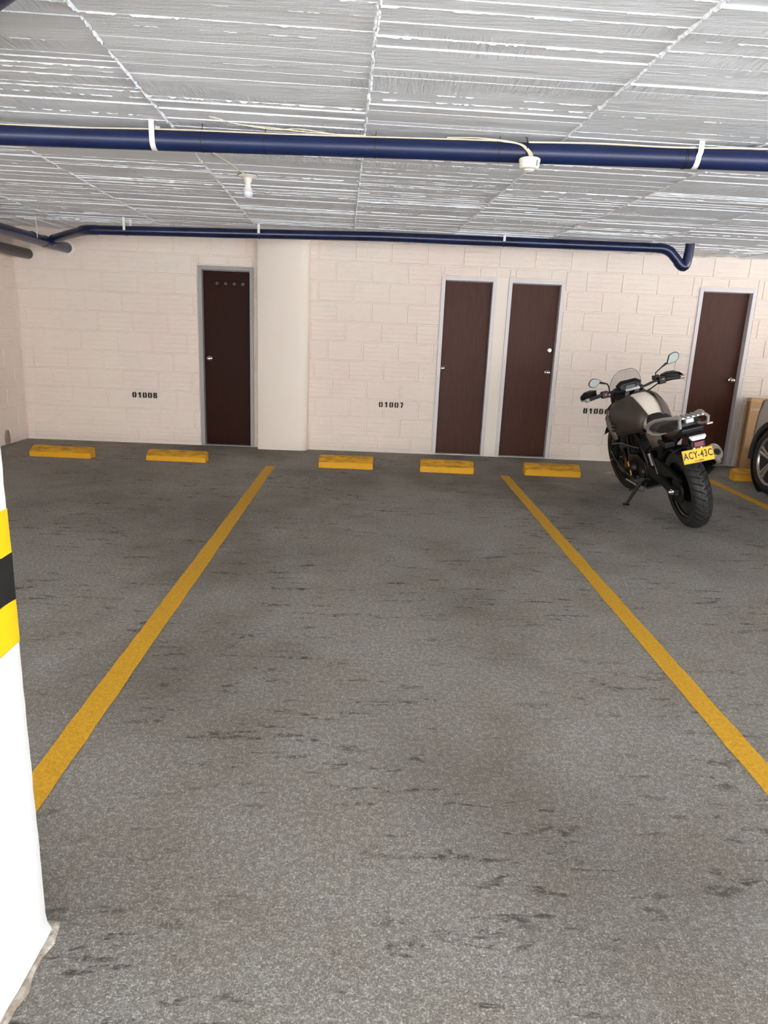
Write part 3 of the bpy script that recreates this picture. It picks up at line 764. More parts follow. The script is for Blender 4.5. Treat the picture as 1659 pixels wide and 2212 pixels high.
gh = [(.95, .74, 1.0, .60, 1.02), (.35, .80, 1.0, .58, 1.42), (-.1, .82, 1.0, .62, 1.52), (-1.0, .82, 1.0, .62, 1.52), (-1.75, .78, 1.0, .58, 1.40), (-2.05, .72, .98, .60, 1.02)]
rings = [[(-a, y, z0), (-a*.97, y, z0+(z1-z0)*.45), (-b, y, z1-.03), (-b*.8, y, z1), (b*.8, y, z1), (b, y, z1-.03), (a*.97, y, z0+(z1-z0)*.45), (a, y, z0)] for y, a, z0, b, z1 in gh]
MB().loft(rings).obj('glasshouse', M['carglass'], car, smooth=30)
rings = [[(-b*.86, y, z1-.01), (-b*.8, y, z1+.012), (b*.8, y, z1+.012), (b*.86, y, z1-.01)] for y, a, z0, b, z1 in gh[1:5]]
MB().loft(rings).obj('roof', M['carpaint'], car, smooth=30)
for sg in (-1, 1):
    MB().tube([(sg*.66, 1.93, .66), (sg*.77, 1.80, .74), (sg*.855, 1.68, .80)], [.04, .06, .02], 12, squash=.6).obj('headlight', M['lens'], car, smooth=True)
    for yc, nm in ((YW, 'front'), (YR, 'rear')):
        # arch cladding, a swept band around the opening
        rings = []
        for t in np.linspace(-.12, PI+.12, 25):
            c, s_ = math.cos(t), math.sin(t); q = []
            for r_, xx in ((RA-.03, .885), (RA-.028, .912), (RA+.0, .918), (RA+.022, .914), (RA+.024, .89)):
                q.append((sg*xx, yc+r_*c, .335+r_*s_))
            rings.append(q)
        MB().loft(rings).obj('arch_cladding', M['carblack'], car, smooth=True)
        MB().lathe([(.0, .60), (RA-.005, .60), (RA-.005, .895), (.34, .905)] if sg > 0 else [(.0, -.60), (RA-.005, -.60), (RA-.005, -.895), (.34, -.905)], (0, yc, .335), 'X', 36, caps=False).obj('arch_liner', M['void'], car)
        w = empty('wheel', (sg*.80, yc, RW)); w.parent = car
        x = sg
        MB().lathe([(.232, -.095*x), (.265, -.105*x), (.305, -.10*x), (.328, -.08*x), (.335, -.04*x), (.335, .04*x), (.328, .08*x), (.305, .10*x), (.265, .105*x), (.240, .097*x), (.232, .08*x)], axis='X', n=48).obj('tyre', M['rubber'], w, smooth=True)
        MB().lathe([(.20, -.08*x), (.225, -.02*x), (.225, .07*x), (.238, .092*x), (.246, .096*x), (.240, .099*x), (.226, .094*x), (.214, .06*x), (.21, -.07*x)], axis='X', n=48).obj('rim', M['alloy'], w, smooth=True)
        sp = MB()
        for k in range(5):
            t = 2*PI*k/5+.35
            for dd in (-.13, .13):
                a0, a1 = t+dd*1.6, t+dd
                sp.tube([(.070*x, .045*math.cos(a0), .045*math.sin(a0)), (.082*x, .13*math.cos(a1), .13*math.sin(a1)), (.080*x, .228*math.cos(a1), .228*math.sin(a1))], [.018, .017, .022], 6, squash=.7)
        sp.obj('spokes', M['alloy'], w, smooth=True)
        MB().lathe([(0, .09*x), (.03, .088*x), (.062, .078*x), (.065, .0)], axis='X', n=24).obj('hub_cap', M['alloy'], w, smooth=True)
        MB().lathe([(0, .01*x), (.14, .01*x), (.14, .03*x), (0, .03*x)], axis='X', n=32).obj('brake_disc', M['darkmetal'], w, smooth=True)
    MB().box(*(sorted((sg*.93, sg*1.05))), .55, .67, 1.02, 1.16).obj('door_mirror', M['carpaint'], car, bevel=.03)
    MB().box(*(sorted((sg*.60, sg*.75))), -2.175, -2.10, .70, .88).obj('tail_light', M['red'], car, bevel=.01)
MB().box(-.45, .45, 2.08, 2.115, .40, .56).obj('grille', M['carblack'], car, bevel=.01)
MB().box(-.88, .88, -.95, .85, .20, .30).obj('sill', M['carblack'], car, bevel=.02)

# ================================================================== MOTORCYCLE (leaning on its side stand)
bike = empty('motorcycle', (2.553, 5.33, .004), 0, 'grey and black adventure motorcycle with yellow plate, leaning on its side stand', 'motorcycle')
bike.rotation_euler = (Matrix.Rotation(math.radians(-1), 3, 'Z')@Matrix.Rotation(math.radians(-16), 3, 'Y')).to_euler()
def tyre_mesh(R, w, hh, rimr, pattern, n1=640, n2=64):
    vs = []; prof = []
    for j in range(n2):
        t = -1+2*j/(n2-1); ph = t*math.radians(118)
        lat = w*math.sin(ph) if abs(ph) < PI/2 else w*math.copysign(1, ph)*(1-.25*(abs(ph)-PI/2))
        rad = R-hh+hh*math.cos(ph) if abs(ph) < PI/2 else (R-hh)-(R-hh-rimr)*((abs(ph)-PI/2)/(math.radians(118)-PI/2))
        prof.append((lat, rad, ph))
    A = np.arange(n1)*2*PI/n1
    for a in A:
        arc = a*R
        for lat, rad, ph in prof:
            al = ph*w*1.05; d = 0
            if abs(ph) < 1.30: d = pattern(arc, al, 2*PI*R)
            elif abs(ph) < 1.62: d = .0
            r_ = rad-d
            vs.append((lat, r_*math.cos(a), r_*math.sin(a)))
    fs = [(i*n2+j, i*n2+j+1, ((i+1) % n1)*n2+j+1, ((i+1) % n1)*n2+j) for i in range(n1) for j in range(n2-1)]
    b = MB(); b.v = vs; b.f = fs
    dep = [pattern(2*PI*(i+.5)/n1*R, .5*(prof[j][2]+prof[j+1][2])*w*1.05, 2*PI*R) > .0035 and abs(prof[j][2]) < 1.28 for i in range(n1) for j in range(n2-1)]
    return b, dep
def pat_rear(arc, al, C):
    k = round(C/.058); p = C/k; x = abs(al); g = .0028
    off = 0 if al > 0 else .5
    u = ((arc+.55*x)/p+off) % 1; u = min(u, 1-u)*p
    w_ = (arc/p) % 1; z = min(abs(al+.020), abs(al-.030))
    q = min(u/g if al > -.020 else u/g*1.2, z/(g*.6))
    return .008*max(0, min(1, 1.7-q))
def pat_front(arc, al, C):
    k = round(C/.04); p = C/k; x = abs(al); off = 0 if al > 0 else .5
    u = ((arc+x*.9)/p+off) % 1; u = min(u, 1-u)*p
    return .006 if (u < .0045 and x > .006) or abs(x-.018) < .0025 else 0
def wheel(name, pos, R, w, hh, rimr, pat, parent, lab, disc_side, disc_r, nsp=5):
    e = empty(name, pos); e.parent = parent
    tb, dep = tyre_mesh(R, w, hh, rimr, pat)
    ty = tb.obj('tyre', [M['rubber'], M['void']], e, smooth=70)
    ty.data.polygons.foreach_set('material_index', [int(x) for x in dep])  # groove faces near-black: the shade inside the tread is put into the colour
    q = MB().lathe([(rimr-.006, -w*.62), (rimr+.006, -w*.72), (rimr+.008, -w*.78), (rimr-.004, -w*.74), (rimr-.022, -w*.5), (rimr-.028, 0), (rimr-.022, w*.5), (rimr-.004, w*.74), (rimr+.008, w*.78), (rimr+.006, w*.72), (rimr-.006, w*.62), (rimr-.014, 0), (rimr-.006, -w*.62)], axis='X', n=60)
    q.obj('rim', M['blackgloss'], e, smooth=True)
    sp = MB()
    for k in range(nsp):
        t = 2*PI*k/nsp
        for dd in (-.16, .16):
            sp.tube([(0, .03*math.cos(t+dd*2), .03*math.sin(t+dd*2)), (0, rimr*.55*math.cos(t+dd*.9), rimr*.55*math.sin(t+dd*.9)), (0, (rimr-.02)*math.cos(t+dd*1.1), (rimr-.02)*math.sin(t+dd*1.1))], [.017, .011, .015], 8)
    sp.obj('spokes', M['blackgloss'], e, smooth=True)
    MB().lathe([(0, -.085), (.022, -.085), (.03, -.07), (.045, -.045), (.036, 0), (.045, .045), (.03, .07), (.022, .085), (0, .085)], axis='X', n=24).obj('hub', M['engine'], e, smooth=True)
    d = MB(); n = 40; x = disc_side
    for i in range(n):
        a0, a1 = 2*PI*i/n, 2*PI*(i+1)/n; rr0 = disc_r*(1+.03*math.cos(8*a0)); rr1 = disc_r*(1+.03*math.cos(8*a1)); ri = disc_r*.66
        vs = [(x+dx, r_*math.cos(a), r_*math.sin(a)) for dx in (-.002, .002) for r_, a in ((ri, a0), (rr0, a0), (rr1, a1), (ri, a1))]
        d.add(vs, [(0, 1, 2, 3), (7, 6, 5, 4), (1, 5, 6, 2), (0, 3, 7, 4)])
    for i in range(6):
        t = 2*PI*i/6; d.tube([(x, .03*math.cos(t+.3), .03*math.sin(t+.3)), (x, disc_r*.68*math.cos(t), disc_r*.68*math.sin(t))], .006, 6)
    d.obj('brake_disc', M['gold'] if disc_r > .13 else M['darkmetal'], e)
    return e
rw = wheel('rear_wheel', (0, 0, .318), .318, .074, .060, .222, pat_rear, bike, '', .062, .115)
# ---- steering group
st = empty('front_fork', (0, 1.16, 0)); st.parent = bike; st.rotation_euler = (0, 0, math.radians(5))
def F(x, y, z): return (x, y-1.16, z)
fw = wheel('front_wheel', F(0, 1.42, .335), .335, .057, .052, .245, pat_front, bike, '', -.055, .150, 5)
c5, s5 = math.cos(math.radians(5)), math.sin(math.radians(5)); fw.location = (-.26*s5, 1.16+.26*c5, .335); fw.rotation_euler = (0, 0, math.radians(5))
for sg in (-1, 1):
    MB().tube([F(sg*.105, 1.415, .325), F(sg*.105, 1.28, .60)], .029, 20).obj('fork_slider', M['black'], st, smooth=True)
    MB().tube([F(sg*.105, 1.285, .59), F(sg*.105, 1.095, .985)], .021, 20).obj('fork_tube', M['darkmetal'], st, smooth=True)
    MB().tube([F(sg*.105, 1.155, .86), F(sg*.105, 1.09, .995)], .027, 20).obj('fork_tube', M['gold'], st, smooth=True)
MB().prism([(-.14, -.10), (.14, -.10), (.15, -.05), (.06, -.02), (-.06, -.02), (-.15, -.05)], .955, .985, 'XY').obj('top_clamp', M['darkmetal'], st, bevel=.004)
MB().prism([(-.14, -.03), (.14, -.03), (.12, .03), (-.12, .03)], .80, .83, 'XY').obj('lower_clamp', M['black'], st, bevel=.004)
MB().tube([F(-.15, 1.415, .332), F(.15, 1.415, .332)], .011, 12).obj('axle', M['steel'], st, smooth=True)
MB().box(-.125, -.085, .20, .26, .45, .53).obj('brake_caliper', M['black'], st, bevel=.006)
# front mudguard and beak
rings = []
for t in np.linspace(math.radians(35), math.radians(150), 14):
    r_ = .365; q = []
    for k in range(7):
        ph = -1+2*k/6; q.append((.072*ph, .26+(r_-.02*ph*ph*1.2)*math.cos(t), .335+(r_-.02*ph*ph*1.2)*math.sin(t)))
    rings.append(q)
MB().loft(rings, closed=False).obj('front_mudguard', M['black'], st, smooth=True).modifiers.new('s', 'SOLIDIFY').thickness = .004
# handlebar
hb = empty('handlebar', (0, 0, 0)); hb.parent = st
BY, BZ = -.16, 1.030
bar = [(-.44, BY-.035, BZ+.0), (-.30, BY-.012, BZ+.010), (-.20, BY+.0, BZ+.015), (-.12, BY+.015, BZ-.005), (-.06, BY+.02, BZ-.012)]
MB().tube(bar+[(-x, y, z) for x, y, z in bar[::-1]], .011, 14).obj('bar_tube', M['black'], hb, smooth=True)
for sg in (-1, 1):
    g = []; 
    MB().tube([(sg*.30, BY-.012, BZ+.010), (sg*.425, BY-.033, BZ)], .0165, 16).obj('grip', M['rubber'], hb, smooth=True)
    MB().tube([(sg*.42, BY-.031, BZ), (sg*.455, BY-.038, BZ-.002)], .0175, 16).obj('bar_end', M['rack'], hb, smooth=True)
    MB().box(*sorted((sg*.235, sg*.295)), BY-.03, BY+.022, BZ-.022, BZ+.038).obj('switch_box', M['black'], hb, bevel=.006)
    MB().box(*sorted((sg*.255, sg*.277)), BY-.036, BY-.028, BZ+.000 if sg < 0 else BZ+.012, BZ+.016 if sg < 0 else BZ+.030).obj('red_button', M['red'], hb, bevel=.002, label='red switch button')
    MB().tube([(sg*.245, BY+.03, BZ+.005), (sg*.30, BY+.055, BZ-.002), (sg*.40, BY+.045, BZ-.008), (sg*.445, BY+.03, BZ-.010)], [.008, .007, .006, .0075], 10, squash=.6).obj('lever', M['rack'], hb, smooth=True)
    # hand guard shell
    pts = [(sg*.47, BY+.00, .012), (sg*.465, BY+.055, .03), (sg*.42, BY+.085, .05), (sg*.36, BY+.095, .055), (sg*.30, BY+.085, .045)]
    rings = [[(x, y, BZ-h*.55), (x, y+.012, BZ+h*.1), (x, y+.010, BZ+h*.8), (x, y-.002, BZ+h*1.15)] for x, y, h in pts]
    MB().loft(rings, closed=False).obj('hand_guard', M['black'], hb, smooth=True).modifiers.new('s', 'SOLIDIFY').thickness = .004
    MB().tube([(sg*.45, BY-.035, BZ-.003), (sg*.475, BY+.01, BZ-.004), (sg*.46, BY+.05, BZ)], .007, 10).obj('guard_bracket', M['rack'], hb, smooth=True)
    # risers
    MB().tube([(sg*.045, BY+.05, .975), (sg*.045, BY+.022, BZ-.02)], .017, 12).obj('riser', M['rack'], hb, smooth=True)
MB().box(-.066, .066, BY+.000, BY+.042, BZ-.018, BZ+.008).obj('bar_clamp', M['rack'], hb, bevel=.006)
for x in (-.052, .052): MB().lathe([(0, BZ+.014), (.008, BZ+.012), (.008, BZ+.005)], (x, BY+.02, 0), 'Z', 12).obj('clamp_bolt', M['chrome'], hb, smooth=True)
MB().box(.205, .265, BY+.02, BY+.055, BZ+.02, BZ+.060).obj('brake_reservoir', M['black'], hb, bevel=.005)
for k, (x0, x1) in enumerate(((-.24, -.09), (.24, .10), (.25, .07), (-.25, -.06))):
    MB().tube([(x0, BY, BZ-.005), ((x0+x1)/2, BY+.03, BZ-.035-.01*k), (x1, BY+.10, BZ-.08)], .004, 8).obj('control_cable', M['wire_black'], hb, smooth=True)
MB().lathe([(0, .992), (.022, .992), (.024, .986)], (0, -.075, 0), 'Z', 20).obj('ignition_lock', M['chrome'], hb, smooth=True)
# mirrors
def mirror(sg, stem, c, rx, rz, tilt, tw):
    mr = empty('mirror', (0, 0, 0)); mr.parent = hb
    MB().tube(stem, [.006]*(len(stem)-1)+[.011], 10).obj('stem', M['black'], mr, smooth=True)
    # teardrop outline, axis u from stem to tip
    out = []
    for k in range(28):
        t = 2*PI*k/28; u = math.cos(t); v = math.sin(t)*(1-.28*(-u if u < 0 else 0))*(1.0 if u > 0 else (1+.45*u))
        out.append((u*rx, v*rz))
    ct, s_ = math.cos(tilt), math.sin(tilt)
    def P3(u, v, d): 
        x, z = u*ct-v*s_, u*s_+v*ct
        return (c[0]+x, c[1]+d+x*tw, c[2]+z)
    rings = [[P3(u*q, v*q, d) for u, v in out] for q, d in ((.97, -.002), (1.0, .004), (.96, .014), (.75, .026), (.3, .032))]
    MB().loft(rings).obj('mirror_shell', M['black'], mr, smooth=True)
    g = MB(); n = len(out); g.add([P3(u*.87, v*.86, -.0035) for u, v in out], [tuple(range(n))]).obj('mirror_glass', M['mirror'], mr)
mirror(-1, [(-.215, BY+.0, BZ+.02), (-.218, BY-.01, BZ+.065), (-.232, BY-.02, BZ+.098), (-.300, BY-.035, BZ+.128)], (-.350, BY-.045, BZ+.137), .060, .041, PI+.1, .10)
mirror(1, [(.215, BY+.0, BZ+.03), (.222, BY-.0, BZ+.085), (.275, BY-.02, BZ+.125), (.318, BY-.03, BZ+.150)], (.372, BY-.045, BZ+.180), .066, .044, .62, -.10)
# cockpit: fairing, instrument, screen
cow = []
for y, hw, z0, z1 in ((1.06, .105, .98, 1.050), (1.10, .140, .94, 1.062), (1.17, .150, .90, 1.060), (1.25, .130, .84, 1.01), (1.32, .09, .80, .96), (1.36, .03, .80, .88)):
    cow.append([(hw*math.cos(t)*1.0, y+(-.012 if math.sin(t) > 0 else 0), (z0+z1)/2+(z1-z0)/2*math.copysign(abs(math.sin(t))**.7, math.sin(t))) for t in np.linspace(0, 2*PI, 24, endpoint=False)])
MB().loft(cow).obj('cockpit_cowl', M['black'], bike, smooth=40)
MB().loft([[(x*.9, 1.035, 1.035+z*.9) for x, z in ((-.085, -.03), (.085, -.03), (.10, .03), (.06, .052), (-.06, .052), (-.10, .03))], [(x, 1.07, 1.045+z) for x, z in ((-.085, -.035), (.085, -.035), (.12, .03), (.07, .065), (-.07, .065), (-.12, .03))]]).obj('instrument_housing', M['black'], bike, bevel=.004)
MB().box(-.062, .062, 1.024, 1.036, 1.022, 1.072, Matrix.Rotation(-.2, 3, 'X')).obj('instrument_frame', M['blackgloss'], bike, bevel=.005)
MB().box(-.040, .040, 1.0205, 1.0245, 1.030, 1.062, Matrix.Rotation(-.2, 3, 'X')).obj('instrument_screen', M['screen'], bike, label='grey instrument screen')
ws = MB(); rows = []
for t, hw, z in ((0, .150, 1.02), (.35, .143, 1.075), (.6, .128, 1.125), (.8, .105, 1.165), (1, .060, 1.195)):
    rows.append([(hw*k, 1.24-.10*t-.05*k*k, z) for k in (-1, -.66, -.33, 0, .33, .66, 1)])
ws.loft(rows, closed=False).obj('windscreen', M['glass'], bike).modifiers.new('s', 'SOLIDIFY').thickness = .003
rim_ = [rows[i][0] for i in range(5)]+[rows[4][k] for k in range(1, 7)]+[rows[i][6] for i in range(3, -1, -1)]
MB().tube(rim_, .0018, 6).obj('windscreen_edge', M['darkmetal'], bike, smooth=True)
# ---- tank, centre and side panels
tk = []
for y, hw, z1, z0 in ((.995, .060, .925, .80), (.97, .085, .965, .78), (.90, .105, 1.000, .76), (.80, .118, 1.012, .74), (.68, .118, .985, .72), (.57, .105, .925, .71), (.49, .085, .858, .70), (.46, .06, .83, .71)):
    ring_ = []
    for t in np.linspace(0, 2*PI, 28, endpoint=False):
        c, s_ = math.cos(t), math.sin(t)
        ring_.append((hw*math.copysign(abs(c)**.75, c), y, (z0+z1)/2+(z1-z0)/2*math.copysign(abs(s_)**.8, s_)))
    tk.append(ring_)
MB().loft(tk).obj('fuel_tank', M['silverpaint'], bike, smooth=50, label='light silver centre of the fuel tank')
MB().lathe([(0, 1.020), (.028, 1.018), (.032, 1.010), (.032, 1.0)], (0, .86, 0), 'Z', 24).obj('filler_cap', M['darkmetal'], bike, smooth=True)
for sg in (-1, 1):
    cols = [  # y, [(x,z) inner top -> outer -> bottom]
        (1.11, [(.130, .925), (.160, .915), (.200, .87), (.215, .79), (.200, .69)]),
        (1.03, [(.100, .960), (.155, .940), (.205, .88), (.222, .78), (.205, .655)]),
        (.93, [(.088, .990), (.155, .965), (.215, .885), (.235, .78), (.205, .650)]),
        (.82, [(.092, 1.012), (.150, .975), (.205, .880), (.222, .78), (.190, .665)]),
        (.70, [(.092, .998), (.142, .950), (.188, .865), (.200, .775), (.170, .690)]),
        (.58, [(.080, .940), (.122, .900), (.158, .840), (.165, .770), (.145, .715)]),
        (.47, [(.062, .862), (.095, .842), (.125, .810), (.132, .765), (.120, .735)])]
    rings = [[(sg*x, y, z) for x, z in r_] for y, r_ in cols]
    o = MB().loft(rings, closed=False).obj('tank_panel', M['greypaint'] if sg < 0 else M['lightgrey'], bike, smooth=28, label='graphite left tank panel' if sg < 0 else 'light grey right tank panel')
    o.modifiers.new('s', 'SOLIDIFY').thickness = .006; 
    # radiator shroud, lower and outside
    MB().loft([[(sg*.215, 1.13, .84), (sg*.240, 1.12, .80), (sg*.240, 1.10, .72), (sg*.215, 1.06, .61)], [(sg*.215, 1.05, .78), (sg*.238, 1.05, .75), (sg*.238, 1.03, .69), (sg*.212, 1.0, .60)], [(sg*.2, .98, .72), (sg*.215, .98, .70), (sg*.215, .96, .67), (sg*.20, .95, .62)]], closed=False).obj('radiator_shroud', M['lightgrey'], bike, smooth=True).modifiers.new('s', 'SOLIDIFY').thickness = .008
    MB().tube([(sg*.15, 1.15, .900), (sg*.198, 1.13, .865)], .016, 12).obj('indicator', M['black'], bike, smooth=True)
    for k in range(3):
        MB().box(*sorted((sg*.226, sg*.236)), .88+.01*k, .98, .755-.03*k, .768-.03*k).obj('vent_slat', M['black'], bike)
# seat
sr = []
for y, hw, zt, th in ((.50, .070, .865, .06), (.44, .095, .840, .08), (.33, .135, .818, .09), (.20, .150, .815, .09), (.10, .145, .835, .09), (.04, .135, .872, .09), (-.06, .125, .892, .085), (-.12, .115, .895, .075), (-.17, .090, .888, .05), (-.19, .05, .878, .03)):
    sr.append([(x*hw, y, zt-dz) for x, dz in ((-1, th), (-1.03, th*.55), (-.93, .022), (-.7, .006), (-.3, 0), (.3, 0), (.7, .006), (.93, .022), (1.03, th*.55), (1, th))])
MB().loft(sr).obj('seat', M['seat'], bike, smooth=50)
# tail panels
for sg in (-1, 1):
    MB().loft([[(sg*.135, .34, .77), (sg*.150, .34, .73), (sg*.130, .33, .66)], [(sg*.160, .24, .79), (sg*.175, .23, .74), (sg*.150, .22, .645)], [(sg*.155, .12, .795), (sg*.165, .12, .75), (sg*.140, .13, .665)], [(sg*.13, .03, .80), (sg*.14, .03, .77), (sg*.125, .05, .71)]], closed=False).obj('side_cover', M['lightgrey'], bike, smooth=True).modifiers.new('s', 'SOLIDIFY').thickness = .006
    MB().loft([[(sg*.12, .12, .80), (sg*.13, .10, .76), (sg*.10, .08, .70)], [(sg*.11, -.05, .83), (sg*.118, -.05, .79), (sg*.09, -.04, .74)], [(sg*.08, -.22, .855), (sg*.085, -.22, .83), (sg*.06, -.20, .79)]], closed=False).obj('tail_panel', M['greypaint'], bike, smooth=True).modifiers.new('s', 'SOLIDIFY').thickness = .006
    # grab rail: cast hoop
    rail = [(sg*.080, -.275, .930), (sg*.105, -.21, .930), (sg*.138, -.10, .918), (sg*.168, .03, .893), (sg*.178, .13, .858), (sg*.180, .185, .820), (sg*.172, .185, .790), (sg*.155, .13, .770), (sg*.135, .04, .778), (sg*.115, -.04, .800)]
    MB().tube(rail, [.012, .014, .013, .014, .017, .019, .018, .014, .011, .010], 12, squash=.75).obj('grab_rail', M['rack'], bike, smooth=True)
    MB().tube([(sg*.085, -.27, .935), (sg*.105, -.30, .910), (sg*.100, -.29, .868), (sg*.085, -.22, .852), (sg*.07, -.17, .855)], [.010, .012, .012, .010, .009], 10).obj('rack_hoop', M['rack'], bike, smooth=True)
    if sg > 0: MB().box(.085, .13, -.305, -.285, .850, .864).obj('hook_bar', M['rack'], bike, bevel=.004)
    MB().lathe([(0, -.146*1), (.008, -.144), (.008, -.13)] if sg < 0 else [(0, .146), (.008, .144), (.008, .13)], (0, .05, .765), 'X', 12).obj('rail_bolt', M['chrome'], bike, smooth=True)
rk = MB()
for k in range(5): rk.box(-.080+.036*k, -.064+.036*k, -.29, -.16, .922, .938)
rk.box(-.088, .088, -.25, -.225, .915, .930); rk.box(-.085, .085, -.18, -.16, .910, .928)
rk.obj('rear_rack', M['rack'], bike, bevel=.003)
MB().box(-.032, .032, -.225, -.18, .872, .912).obj('rack_mount', M['rack'], bike, bevel=.008)
MB().prism([(-.12, .85), (.10, .80), (.25, .74), (.25, .70), (.02, .72), (-.12, .76), (-.25, .80), (-.26, .84)], -.085, .085, 'YZ').obj('undertail', M['black'], bike, bevel=.01)
MB().box(-.145, -.070, -.06, .13, .690, .735, Matrix.Rotation(.10, 3, 'X')).obj('undertail_box', M['black'], bike, bevel=.01)
MB().loft([[(-.060, -.14, .85), (.060, -.14, .85), (.055, -.14, .80), (-.055, -.14, .80)], [(-.045, -.24, .815), (.045, -.24, .815), (.045, -.24, .775), (-.045, -.24, .775)], [(-.062, -.30, .795), (.062, -.30, .795), (.058, -.30, .762), (-.058, -.30, .762)], [(-.058, -.325, .785), (.058, -.325, .785), (.055, -.322, .765), (-.055, -.322, .765)]]).obj('tail_bracket', M['black'], bike, smooth=30)
MB().loft([[(x, -.318, .758+z) for x, z in ((-.056, .012), (.056, .012), (.062, .030), (.058, .040), (-.058, .040), (-.062, .030))], [(x*.93, -.338, .756+z) for x, z in ((-.045, .006), (.045, .006), (.062, .026), (.055, .034), (-.055, .034), (-.062, .026))]]).obj('tail_light', M['lens'], bike, bevel=.003, label='clear-lensed tail light')
MB().box(-.036, .036, -.335, -.318, .712, .752).obj('red_reflector', M['reddark'], bike, bevel=.004, label='red rear reflector')
MB().box(-.05, .05, -.322, -.305, .66, .755).obj('plate_bracket', M['black'], bike, bevel=.004)
# licence plate
lpz = empty('licence_plate', (-.018, -.338, .652)); lpz.parent = bike; lpz['label'] = 'yellow licence plate with black characters'
lpz.rotation_euler = (math.radians(-16), math.radians(1.5), 0); lpz.scale = (.93, .93, .93)
MB().box(-.119, .119, -.001, .0015, -.054, .054).obj('plate_sheet', M['plate'], lpz, bevel=.001)
b_ = MB()
for x0, x1, z0, z1 in ((-.116, .116, .0495, .0512), (-.116, .116, -.0512, -.0495), (-.116, -.1143, -.0512, .0512), (.1143, .116, -.0512, .0512)): b_.box(x0, x1, -.0016, -.0008, z0, z1)
b_.obj('plate_border', M['ink'], lpz)
for txt, sz, x, z, sx_, bd, spc in (('ACY', .078, -.058, .004, .66, .0016, 1.12), ('43C', .078, .064, .004, .66, .0016, 1.12), ('COLOMBIA', .0145, .0, -.040, .95, .0005, 1.1)):
    o = bpy.data.objects.new('plate_text', text_mesh(txt, sz, M['ink'], .0004, sx_, bd, spc)); COL.objects.link(o); o.parent = lpz; o.location = (x, -.0016, z)
MB().lathe([(.004, -.0018), (.0065, -.0018), (.0065, -.001), (.004, -.001)], (.003, 0, .000), 'Y', 16).obj('plate_seal', M['ink'], lpz)
for x in (-.02, .035): MB().lathe([(0, -.006), (.007, -.005), (.007, .0)], (x, 0, .058), 'Y', 12).obj('plate_bolt', M['chrome'], lpz, smooth=True)
# hugger over rear tyre
rings = []
for t in np.linspace(math.radians(15), math.radians(100), 12):
    q = []
    for k in range(7):
        ph = -1+2*k/6; rr_ = .350-.03*ph*ph; q.append((.085*ph, rr_*math.cos(t), .318+rr_*math.sin(t)))
    rings.append(q)
MB().loft(rings, closed=False).obj('rear_hugger', M['black'], bike, smooth=True).modifiers.new('s', 'SOLIDIFY').thickness = .004
MB().loft([[(-.07, .36, .44), (.07, .36, .44), (.07, .40, .70), (-.07, .40, .70)], [(-.07, .30, .50), (.07, .30, .50), (.07, .24, .72), (-.07, .24, .72)]]).obj('inner_fender', M['black'], bike, bevel=.01)
# swingarm, chain, sprocket
for sg in (-1, 1):
    MB().loft([[(sg*.085, y, z+h), (sg*.120, y, z+h), (sg*.120, y, z-h), (sg*.085, y, z-h)] for y, z, h in ((.60, .415, .045), (.45, .395, .050), (.25, .355, .035), (.06, .322, .026), (-.055, .316, .024))]).obj('swingarm', M['black'], bike, bevel=.006)
MB().tube([(-.11, .56, .415), (.11, .56, .415)], .035, 20).obj('swingarm_pivot', M['engine'], bike, smooth=True)
MB().lathe([(0, -.150), (.012, -.150), (.016, -.144), (.017, -.132), (.024, -.128), (.026, -.118)], (0, 0, .318), 'X', 20).obj('axle_nut', M['chrome'], bike, smooth=True)
sp = MB(); n = 42; poly = []
for i in range(n*2): 
    a = PI*i/n; r_ = .104 if i % 2 else .097; poly.append((r_*math.cos(a), .318+r_*math.sin(a)))
sp.prism(poly, -.083, -.077, 'YZ').obj('rear_sprocket', M['darkmetal'], bike)
ch = MB()
def chain(p, q, r0=.0):
    L = math.dist(p, q); k = int(L/.0150)
    for i in range(k):
        y, z = p[0]+(q[0]-p[0])*(i+.5)/k, p[1]+(q[1]-p[1])*(i+.5)/k; an = math.atan2(q[1]-p[1], q[0]-p[0])
        ch.box(-.087-(i % 2)*.002, -.073+(i % 2)*.002, y-.0072, y+.0072, z-.0045, z+.0045, Matrix.Rotation(an, 3, 'X'))
chain((.01, .421), (.58, .440)); chain((.01, .215), (.58, .365))
for i in range(22):
    a = math.radians(95)+math.radians(170)*i/21; ch.box(-.087, -.073, .103*math.cos(a)-.007, .103*math.cos(a)+.007, .318+.103*math.sin(a)-.004, .318+.103*math.sin(a)+.004, Matrix.Rotation(a+PI/2, 3, 'X'))
ch.obj('chain', M['darkmetal'], bike)
MB().prism([(.46, .50), (.50, .43), (.30, .395), (.02, .420), (-.11, .405), (-.08, .43), (.10, .475), (.32, .52)], -.098, -.066, 'YZ').obj('chain_guard', M['black'], bike, bevel=.004)
